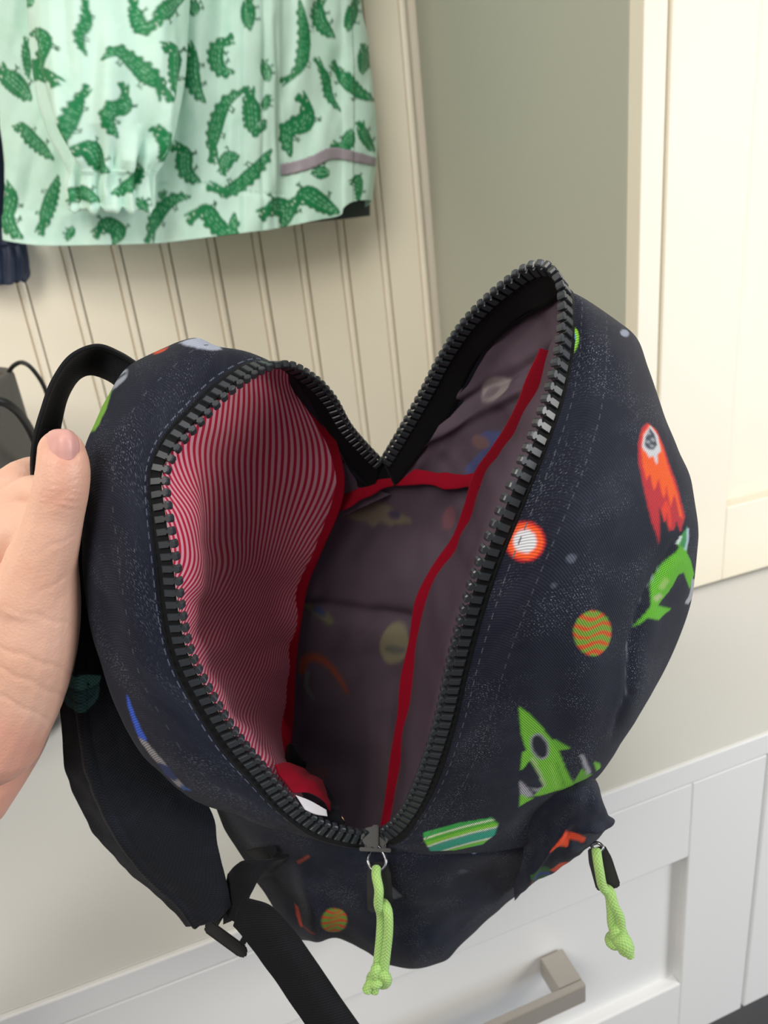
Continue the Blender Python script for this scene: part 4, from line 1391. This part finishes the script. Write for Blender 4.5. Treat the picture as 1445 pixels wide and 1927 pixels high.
BODY_CROCS = [
    ([(350, 90), (362, 98), (361, 140), (370, 172), (386, 194)], 24, 1),
    ([(440, 70), (412, 85), (406, 110), (418, 132), (442, 138)], 24, 1),
    ([(-4, 128), (30, 155), (60, 190)], 27, 1),
    ([(30, 248), (42, 236), (58, 258), (80, 280), (102, 302)], 20, 1),
    ([(398, 308), (404, 245), (426, 192), (462, 170)], 23, -1),
    ([(462, 165), (472, 202), (478, 246), (496, 226)], 23, 1),
    ([(418, 330), (428, 296), (452, 294)], 20, 1),
    ([(388, 352), (425, 360), (472, 328), (506, 282)], 22, 1),
    ([(322, 276), (346, 284), (350, 322), (378, 344)], 24, 1),
    ([(556, 182), (576, 200), (574, 232), (540, 246), (546, 296)], 27, 1),
    ([(520, 156), (556, 140), (570, 88), (560, 6)], 19, -1),
    ([(588, 112), (608, 145), (618, 185), (638, 212)], 14, 1),
    ([(621, 116), (645, 150), (675, 180), (702, 190)], 20, -1),
    ([(600, -6), (598, 40), (626, 74)], 22, 1),
    ([(672, -6), (662, 28), (652, 60)], 18, 1),
    ([(680, 84), (683, 115), (678, 142)], 19, 1),
    ([(668, 230), (684, 260), (702, 286)], 17, 1),
    ([(618, 274), (645, 276), (656, 244)], 18, 1),
    ([(78, 444), (92, 385), (110, 330)], 21, 1),
    ([(178, 448), (200, 422), (226, 436), (212, 462)], 23, 1),
    ([(276, 458), (300, 400), (328, 375), (360, 370)], 21, -1),
    ([(352, 420), (386, 396), (405, 420), (432, 440), (442, 400)], 26, 1),
    ([(486, 412), (512, 388), (540, 394), (530, 432)], 27, 1),
    ([(548, 394), (575, 366), (600, 380), (636, 402)], 27, 1),
    ([(655, 348), (670, 334), (672, 382)], 12, 1),
    ([(4, 350), (24, 362), (14, 405), (26, 432), (47, 450)], 26, 1),
    ([(585, 324), (617, 324)], 18, 1),
    ([(466, -6), (468, 62)], 18, 1),
    ([(490, 114), (498, 156)], 12, 1),
    ([(125, 452), (138, 426)], 12, 1),
    ([(48, 70), (54, 150)], 12, 1),
    ([(360, 4), (370, 34)], 18, 1),
    ([(300, 362), (312, 372)], 10, 1),
    ([(498, 180), (494, 210)], 10, 1),
]
for k in range(60):                                # the print carries on above the frame
    x0, y0, a = -20 + (k * 83) % 720, -60 - (k // 9) * 66 - (k * 29) % 30, (k * 2.4) % 6.28
    p_ = [(x0 + math.cos(a) * d - math.sin(a) * c * 12, y0 + math.sin(a) * d + math.cos(a) * c * 12) for d, c in ((-38, 0), (-14, 1), (12, 0), (38, -1))]
    (SLEEVE_CROCS if 40 < x0 < 360 and k % 2 else BODY_CROCS).append((p_, 22, 1 if k % 3 else -1))
# body: front from the left edge to the right edge, wrapping round to the back
cy_rows = (-560, -480, -330, -160, -40, 60, 150, 230, 300, 350, 400)
BR = []
for y in cy_rows:
    k = max(y + 160, 0) / 560
    left, right = -12 + 20 * k, np.interp(y, [-160, 100, 230, 310, 400], [664, 690, 704, 706, 697])
    if y < -400:                                   # shoulders close in to the collar
        q_ = (-400 - y) / 160
        left, right = left + 170 * q_, right - 200 * q_
    dy = np.interp(y, [-160, 300, 400], [0, 0, 1])
    BR.append([(left + 30, y + 52 * dy, 1.028), (left, y + 52 * dy, 1.012), (left + 60, y + 62 * dy, .998), (max(150, left + 90), y + 62 * dy, .992), (290, y + 58 * dy, .990),
               (400, y + 46 * dy, .985), (480, y + 36 * dy, .980), (530, y + 28 * dy, .992), (600, y + 14 * dy, .992), (640, y + 4 * dy, 1.0), (652, y - 16 * dy, 1.0), (right - 6, y - 24 * dy, 1.02), (right, y - 20 * dy, 1.045), (right - 40, y + 6 * dy, 1.078)])
NB, NC = 640, 440
GC = patch(BR, NB, NC, zs=900.0)
qx, qy = GC[..., 0], GC[..., 1]
wc = 0.008 * noise2(qx / 80 + 3 + 0.3 * np.sin(qy / 200), qy / 420, 81) + 0.004 * noise2(qx / 30 + qy / 160, qy / 120, 82) + 0.0007 * noise2(qx / 14, qy / 30, 83)
# placket edge, hem turn-up and pocket ridges
wc += 0.007 * np.exp(-((qx - 372 + .05 * qy) / 22)**2) * np.clip((330 - qy) / 120, 0, 1) - 0.006 * np.exp(-((qx - 418 + .04 * qy) / 16)**2) * np.clip((340 - qy) / 120, 0, 1) + 0.006 * np.exp(-((qx - 575 + .12 * qy) / 18)**2) * np.clip((230 - qy) / 120, 0, 1)
wc += 0.006 / (1 + np.exp(-(qx - 455) / 2.5)) * (1 / (1 + np.exp((qx - 520 + 0.02 * qy) / 4))) * (qy < 470)
wc += 0.003 * np.exp(-((qx - 508 - 0.05 * (qy - 200)) / 6)**2) - 0.003 * np.exp(-((qx - 492) / 5)**2)
hem_y = np.interp(qx, [8, 150, 290, 400, 480, 560], [405, 398, 352, 352, 370, 372])
wc += 0.0022 / (1 + np.exp(-(qy - hem_y) / 2.0)) * (qx < 536)
wc += 0.0025 / (1 + np.exp(-(qx - 537 - (qy - 300) * .12) / 2.0)) * (qx < 660)
pt = Painter(GC[..., :2])
for c_ in BODY_CROCS:
    croc(pt, *c_)
for y0, y1, x0, x1 in ((398, 352, 290, 292),):
    pass
for k in range(60):                                # hem stitching
    x = 300 + k * 4
    pt.ell(x, np.interp(x, [290, 400, 480, 560], [345, 344, 362, 364]), 1.3, .6, '6fae93', -5)
colc = soften(pt.c.reshape(NC, NB, 4))
body = cloth('body', GC, COAT_MAT, coat, conv=PY, bump=-wc, col=colc, thick=0.0012)
# reflective stripe: a strip of tape sewn over the right front
st = spl([(528, 320, 0), (560, 314, 0), (590, 304, 0), (612, 292, 0), (630, 290, 0), (660, 296, 0), (690, 302, 0), (704, 306, 0)], 60)


def on_cloth(G, W, q):
    """nearest cloth vertices to pattern points"""
    f2 = G[..., :2].reshape(-1, 2)
    w2 = W.reshape(-1, 3)
    return np.array([w2[((f2 - p)**2).sum(1).argmin()] for p in q])


WC = PY(GC[..., :3])
WC = WC - grid_normals(WC) * wc[..., None]
sel = slice(60, NB - 40)
NS_ = 7
grid = np.stack([np.stack([st[:, 0], st[:, 1] + (k - 3) / 3 * np.interp(st[:, 0], [528, 600, 704], [11, 12, 8])], -1) for k in range(NS_)], 1)
SW = on_cloth(GC[:, sel], WC[:, sel], grid.reshape(-1, 2)).reshape(60, NS_, 3)
SW = SW + np.array([0, -0.0022, 0])
o_ = mesh_np('reflective_stripe', SW, quads(60, NS_), REFLECT, coat)
m_ = o_.modifiers.new('thickness', 'SOLIDIFY')
m_.thickness, m_.offset = 0.001, 0
# dark lining seen under the raised hem corner
GLn = patch([[(560, 300, 1.06), (640, 300, 1.065), (700, 300, 1.07)], [(560, 398, 1.05), (645, 396, 1.055), (696, 388, 1.062)], [(566, 420, 1.045), (645, 412, 1.05), (696, 406, 1.06)]], 30, 30)
cloth('lining', GLn, COAT_DARK, coat, conv=PY, thick=0.001)['label'] = 'dark grey lining at the hem corner'

hk = tube('hanging_loop', PY(spl([(300, -560, 1.03), (310, -600, 1.045), (330, -625, 1.06), (352, -600, 1.045), (360, -560, 1.03)], 30)), 0.0025, COAT_DARK, coat)
peg = thing('coat_hook', 'nickel wall hook above the mint raincoat', 'hook', tuple(PY((330, -615, YW))))
tube('hook_arm', np.array([PY((330, -615, YW + .004)), PY((330, -612, YW - .02)), PY((330, -618, 1.05)), PY((330, -640, 1.035))]), 0.004, METAL, peg)
tube('hook_plate', np.array([PY((330, -615, YW + .006)), PY((330, -615, YW - .004))]), 0.016, METAL, peg, 20)

# sleeve: gathered tube ending in an elasticated cuff
SLV = [(-470, 130, 330, .98, .030), (-420, 70, 340, .95, .040), (-300, 30, 350, .925, .050), (-150, 40, 352, .915, .050), (0, 52, 356, .912, .050), (80, 58, 352, .908, .050), (150, 66, 347, .906, .050), (220, 80, 336, .906, .048), (265, 98, 326, .910, .044),
       (300, 118, 306, .914, .038), (322, 128, 292, .918, .032), (345, 122, 291, .920, .031), (370, 124, 291, .920, .031), (388, 127, 290, .922, .030), (394, 131, 286, .925, .026)]
rows = []
NT = 380
th = np.linspace(0, 2 * math.pi, NT)
for y, x0, x1, yy, dd in SLV:
    r = np.stack([(x0 + x1) / 2 - (x1 - x0) / 2 * np.cos(th), y + np.where(y > 310, -9 * np.sin(th) * -0.4, 0), yy + dd - dd * np.sin(th)], -1)
    rows.append(r)
A = np.array(rows)
ty = np.array([s[0] for s in SLV], float)
NSL = 440
GSL = hermite(A, ty, np.linspace(-470, 394, 440))
qx, qy = GSL[..., 0], GSL[..., 1]
tt_ = th[None] * np.ones((NSL, 1))
g_ = np.clip((qy - 232) / 80, 0, 1)
wsl = g_ * (0.0052 * np.sin(tt_ * 13 + 1.2 * np.sin(qy / 40)) + 0.003 * np.sin(tt_ * 22 + 1)) * np.where(qy > 322, 0.8, 1)
wsl += np.clip((qy - 20) / 240, 0, 1) * np.clip((330 - qy) / 30, 0, 1) * (0.007 * np.sin(tt_ * 7.5 + 1.5 * np.sin(qy / 90) + 0.6) + 0.003 * np.sin(tt_ * 12 + qy / 70))
wsl += (1 - g_) * (0.012 * noise2(tt_ * 2.2 + 5, qy / 330, 91) + 0.004 * noise2(tt_ * 5, qy / 130, 92))
wsl += 0.0022 * np.exp(-((qy - 392) / 4)**2) + 0.0014 * np.exp(-((qy - 324) / 4)**2)
wsl *= np.clip(np.sin(tt_) * 1.6, .12, 1)
pt = Painter(GSL[..., :2])
for c_ in SLEEVE_CROCS:
    croc(pt, *c_)
colS = soften(pt.c.reshape(NSL, NT, 4))
colS[:, NT // 2 + 6:, 3] *= 1
jc = int((322 + 470) / 864 * (NSL - 1))


def sub(name, a, b):
    W = PY(GSL[a:b]) 
    n = grid_normals(PY(GSL))[a:b]
    W = W + n * (wsl[a:b] * SGN)[..., None]
    o = mesh_np(name, W, quads(b - a, NT), COAT_MAT, coat, uv=grid_uv(W), col=colS[a:b])
    m = o.modifiers.new('thickness', 'SOLIDIFY')
    m.thickness, m.offset = 0.0012, 0
    return o


n0 = grid_normals(PY(GSL))[250, NT // 4]
SGN = 1.0 if n0 @ (CAM - PY(GSL[250, NT // 4])) > 0 else -1.0
sub('sleeve', 0, jc + 1)
sub('cuff', jc, NSL)['label'] = 'gathered elastic cuff'

# ------------------------------------------------------------------ navy jacket behind the raincoat
nav = thing('navy_jacket', 'navy jacket beside the raincoat, only its gathered sleeve end shown', 'coat', tuple(PY((-20, 540, 1.0))))
rows = []
NV_ = [(-620, -190, -60, 1.06, .012), (-300, -160, -30, 1.055, .018), (60, -130, 0, 1.055, .018), (300, -120, 10, 1.055, .018), (420, -100, 28, 1.055, .016), (455, -92, 44, 1.053, .016), (475, -90, 49, 1.05, .020), (500, -88, 51, 1.05, .022), (518, -84, 50, 1.05, .022), (527, -78, 42, 1.05, .018)]
NT2 = 120
th2 = np.linspace(0, 2 * math.pi, NT2)
A = np.array([np.stack([(x0 + x1) / 2 - (x1 - x0) / 2 * np.cos(th2), y + np.where(y > 400, 10 * np.sin(th2), 0), yy + dd - dd * np.sin(th2)], -1) for y, x0, x1, yy, dd in NV_])
GNV = hermite(A, np.array([s[0] for s in NV_], float), np.linspace(-620, 527, 240))
W = PY(GNV)
n = grid_normals(W)
w_ = np.clip((GNV[..., 1] - 430) / 30, 0, 1) * 0.0024 * np.sin(th2[None] * 15) + 0.003 * noise2(th2[None] * 3 + 0 * GNV[..., 1], GNV[..., 1] / 60, 95)
W = W + n * w_[..., None] * SGN
for nm, a, b in (('sleeve', 0, 225), ('cuff', 224, 240)):
    o = mesh_np(nm, W[a:b], quads(b - a, NT2), NAVY_SHELL, nav, uv=grid_uv(W[a:b]))
    m = o.modifiers.new('thickness', 'SOLIDIFY')
    m.thickness, m.offset = 0.0012, 0

# ------------------------------------------------------------------ dark felt tote on the bench
tc = np.array([-0.325, 0.78, ZB])
tote = thing('tote_bag', 'dark grey felt tote with thin black cord handles standing on the bench', 'bag', tuple(tc))
ph = np.linspace(0, 2 * math.pi, 65)[:-1]
pr = [(0.001, 0.0), (0.165, 0.0), (0.186, 0.006), (0.194, 0.022), (0.193, 0.10), (0.191, 0.22), (0.190, 0.34), (0.1885, 0.3445), (0.184, 0.345), (0.1825, 0.340), (0.181, 0.22), (0.182, 0.05), (0.17, 0.012), (0.001, 0.012)]
V = np.array([[(tc[0] + r * math.cos(a), tc[1] + r * math.sin(a), tc[2] + z) for a in ph] for r, z in pr])
mesh_np('body', V, quads(len(pr), 64, True), TOTE, tote)
R_ = np.array([-0.13, 0.80])


def hoop(name, pts, r):
    tube(name, PY(spl(pts, 50)), r, CORD_BLACK, tote, 10)


for seq, rad in (([(16, 700, .79), (26, 688, .782), (40, 682, .776), (54, 688, .772), (70, 706, .776), (84, 730, .784), (98, 775, .80)], 0.0022),
                 ([(-60, 830, .592), (-50, 780, .585), (-25, 755, .583), (4, 756, .586), (28, 770, .60), (48, 794, .63), (66, 830, .67), (82, 890, .72)], 0.0034)):
    pth = list(PY(spl(seq, 40)))
    end = np.array([tc[0] + .192 * math.cos(.12), tc[1] + .192 * math.sin(.12), tc[2] + .16])
    pth += [pth[-1] * (1 - k) + end * k + np.array([0.012 * math.sin(math.pi * k), 0, 0]) for k in np.linspace(.1, 1, 14)]
    tube('handle', np.array(pth), rad, CORD_BLACK, tote, 10)

# ------------------------------------------------------------------ the hand
def capsule_chain(pts, seg=18):
    """tapered soft tube with rounded ends: pts (x, y, depth, radius mm, flatten)"""
    D = spl([p[:4] for p in pts], seg)
    P_ = PZ(D[:, :3])
    r = D[:, 3] * 0.001
    # round caps
    T0 = (P_[0] - P_[1]) / np.linalg.norm(P_[0] - P_[1])
    T1 = (P_[-1] - P_[-2]) / np.linalg.norm(P_[-1] - P_[-2])
    pre, post, rp, rq = [], [], [], []
    for a in (0.98, 0.85, 0.6, 0.3):
        pre.append(P_[0] + T0 * r[0] * a)
        rp.append(r[0] * math.sqrt(1 - a * a))
    for a in (0.3, 0.6, 0.85, 0.98):
        post.append(P_[-1] + T1 * r[-1] * a)
        rq.append(r[-1] * math.sqrt(1 - a * a))
    return tube_np(np.concatenate([pre, P_, post]), np.concatenate([rp, r, rq]), 20)


hand = thing('person', "person's bare hand gripping the backpack's top edge, thumb in front", 'person', tuple(PZ((0, 1200, .36))))
chains = [
    # thumb: tip, pad, joint, shaft, base, thenar, wrist
    [(116, 850, .3225, 10.6), (118, 862, .3215, 11.3), (119, 888, .322, 12.0), (114, 925, .324, 12.4), (106, 960, .327, 12.8), (94, 1010, .331, 14.0), (78, 1060, .336, 16.5), (62, 1120, .342, 20)],
    [(78, 1060, .338, 17), (68, 1130, .345, 21), (54, 1210, .352, 23.5), (30, 1290, .360, 25), (-20, 1380, .366, 28)],
    [(20, 1160, .360, 22), (0, 1250, .366, 26), (-40, 1340, .37, 28)],
    # palm block
    [(-60, 1060, .375, 20), (-80, 1180, .380, 25), (-90, 1300, .382, 28), (-110, 1420, .382, 29)],
    [(-20, 1100, .385, 17), (-20, 1200, .392, 20), (-30, 1320, .395, 22), (-70, 1420, .39, 24)],
    # web between thumb and first finger
    [(-60, 1060, .366, 20), (-10, 1035, .360, 18), (40, 1000, .350, 14), (70, 990, .342, 11)],
    [(-30, 1020, .366, 14), (20, 968, .360, 13), (60, 930, .352, 10), (84, 930, .342, 8)],
    # heel of the hand on the little finger side
    [(40, 1330, .385, 17), (26, 1375, .388, 19), (-10, 1430, .388, 21), (-60, 1490, .386, 24)],
    # wrist and forearm leaving the frame
    [(-70, 1380, .378, 30), (-130, 1480, .374, 29), (-220, 1600, .366, 29), (-420, 1850, .345, 34), (-620, 2100, .325, 40), (-1000, 2600, .29, 44), (-1800, 3700, .24, 48)],
    # four fingers, curled round behind the gusset
    [(-90, 1090, .374, 14), (-34, 995, .368, 13.3), (22, 922, .366, 12.0), (62, 896, .374, 11.0), (110, 905, .392, 9.8), (150, 930, .408, 9.0)],
    [(-60, 1110, .390, 13), (0, 1030, .392, 12), (60, 985, .395, 11.2), (120, 990, .408, 10.2), (160, 1010, .418, 9.2)],
    [(-50, 1180, .396, 12.5), (10, 1110, .402, 11.6), (66, 1080, .406, 10.8), (116, 1090, .418, 9.8), (150, 1110, .426, 8.8)],
    [(-30, 1260, .398, 11.5), (20, 1200, .405, 10.4), (66, 1180, .41, 9.6), (106, 1190, .42, 8.6), (132, 1206, .428, 7.8)],
]
VV, FF, n0 = [], [], 0
for c in chains:
    V, Q, E = capsule_chain(c)
    VV.append(V)
    FF += [tuple(int(i) + n0 for i in f_) for f_ in Q] + [tuple(int(i) + n0 for i in f_) for f_ in E]
    n0 += len(V)
ho = from_lists('raw', np.concatenate(VV), FF, SKIN, None)
rm = ho.modifiers.new('skin', 'REMESH')
rm.mode = 'VOXEL'
rm.voxel_size = 0.0011
sm = ho.modifiers.new('soften', 'SMOOTH')
sm.factor, sm.iterations = 0.5, 12
bpy.context.view_layer.update()
me = bpy.data.meshes.new_from_object(ho.evaluated_get(bpy.context.evaluated_depsgraph_get()))
bpy.data.objects.remove(ho)
n = len(me.vertices)
V = np.empty(n * 3, np.float32)
me.vertices.foreach_get('co', V)
V = V.reshape(-1, 3).astype(float)
Nn = np.empty(n * 3, np.float32)
me.vertices.foreach_get('normal', Nn)
Nn = Nn.reshape(-1, 3).astype(float)
cc = (V - CAM) @ M.T
hx, hy, hz = cc[:, 0] / cc[:, 2] * F + CX, cc[:, 1] / cc[:, 2] * F + CY, cc[:, 2]
facing = ((Nn * (CAM - V)).sum(1) > 0)
d = np.zeros(n)
for cx_, cy_, rx_, tilt, dep, wd in ((112, 925, 34, -.12, .45, 3.2), (110, 934, 36, -.10, .65, 3.4), (108, 944, 36, -.05, .6, 3.4), (106, 955, 34, .04, .4, 3.2), (116, 912, 26, -.2, .25, 3.0),
                                     (110, 1022, 40, -.5, .25, 5), (70, 1160, 70, .25, .35, 6), (60, 1240, 80, .35, .4, 6), (60, 1285, 80, .45, .45, 6), (40, 1330, 60, .5, .5, 6), (100, 1100, 40, -.6, .25, 5)):
    u, v = hx - cx_, hy - cy_ - tilt * (hx - cx_) - 2.5 * np.sin((hx + cy_) / 9.0)
    d -= 0.001 * dep * np.exp(-(v / wd)**2) * np.exp(-(u / rx_)**4)
d += 0.0006 * np.exp(-((hx - 110) / 34)**2 - ((hy - 938) / 26)**2)
# bed for the nail
nb = np.exp(-(np.maximum(np.abs(hx - 114) / 33, np.abs(hy - 838) / 27))**8)
d -= 0.0009 * nb
V = V + Nn * (d * facing)[:, None]
me.vertices.foreach_set('co', (V - wloc(hand)).astype(np.float32).ravel())
ck = np.zeros((n, 4), np.float32)
g1 = np.exp(-((hx - 116) / 40)**2 - ((hy - 850) / 40)**2) * .5 + np.exp(-((hx - 110) / 40)**2 - ((hy - 935) / 30)**2) * .35
g2 = np.clip((hy - 1330) / 60 - (hx - 40) / 120, 0, 1) * .45
ck[:, :3] = lin('cf8272')
ck[:, 3] = np.clip(g1 + g2, 0, .7)
a = me.attributes.new('print', 'FLOAT_COLOR', 'POINT')
a.data.foreach_set('color', ck.ravel())
me.polygons.foreach_set('use_smooth', np.ones(len(me.polygons), bool))
me.name = 'hand'
ho = link(bpy.data.objects.new('hand', me), hand)
# thumbnail
GNL = patch([[(82, 862, .3175), (96, 866, .3135), (114, 867, .3120), (132, 866, .3135), (146, 861, .3175)],
             [(80, 842, .3175), (96, 842, .3125), (114, 842, .3108), (133, 842, .3125), (149, 842, .3175)],
             [(84, 824, .3180), (98, 822, .3130), (114, 821, .3112), (132, 822, .3130), (146, 826, .3180)],
             [(93, 813, .3190), (102, 809, .3160), (114, 808, .3148), (128, 809, .3160), (138, 814, .3190)]], 30, 24)
cloth('thumbnail', GNL, NAIL, hand, thick=0.0006)['label'] = 'short pink thumbnail'
hand.scale = (K, K, K)
hand.location = Vector(CAM + (np.array(hand.location) - CAM) * K)
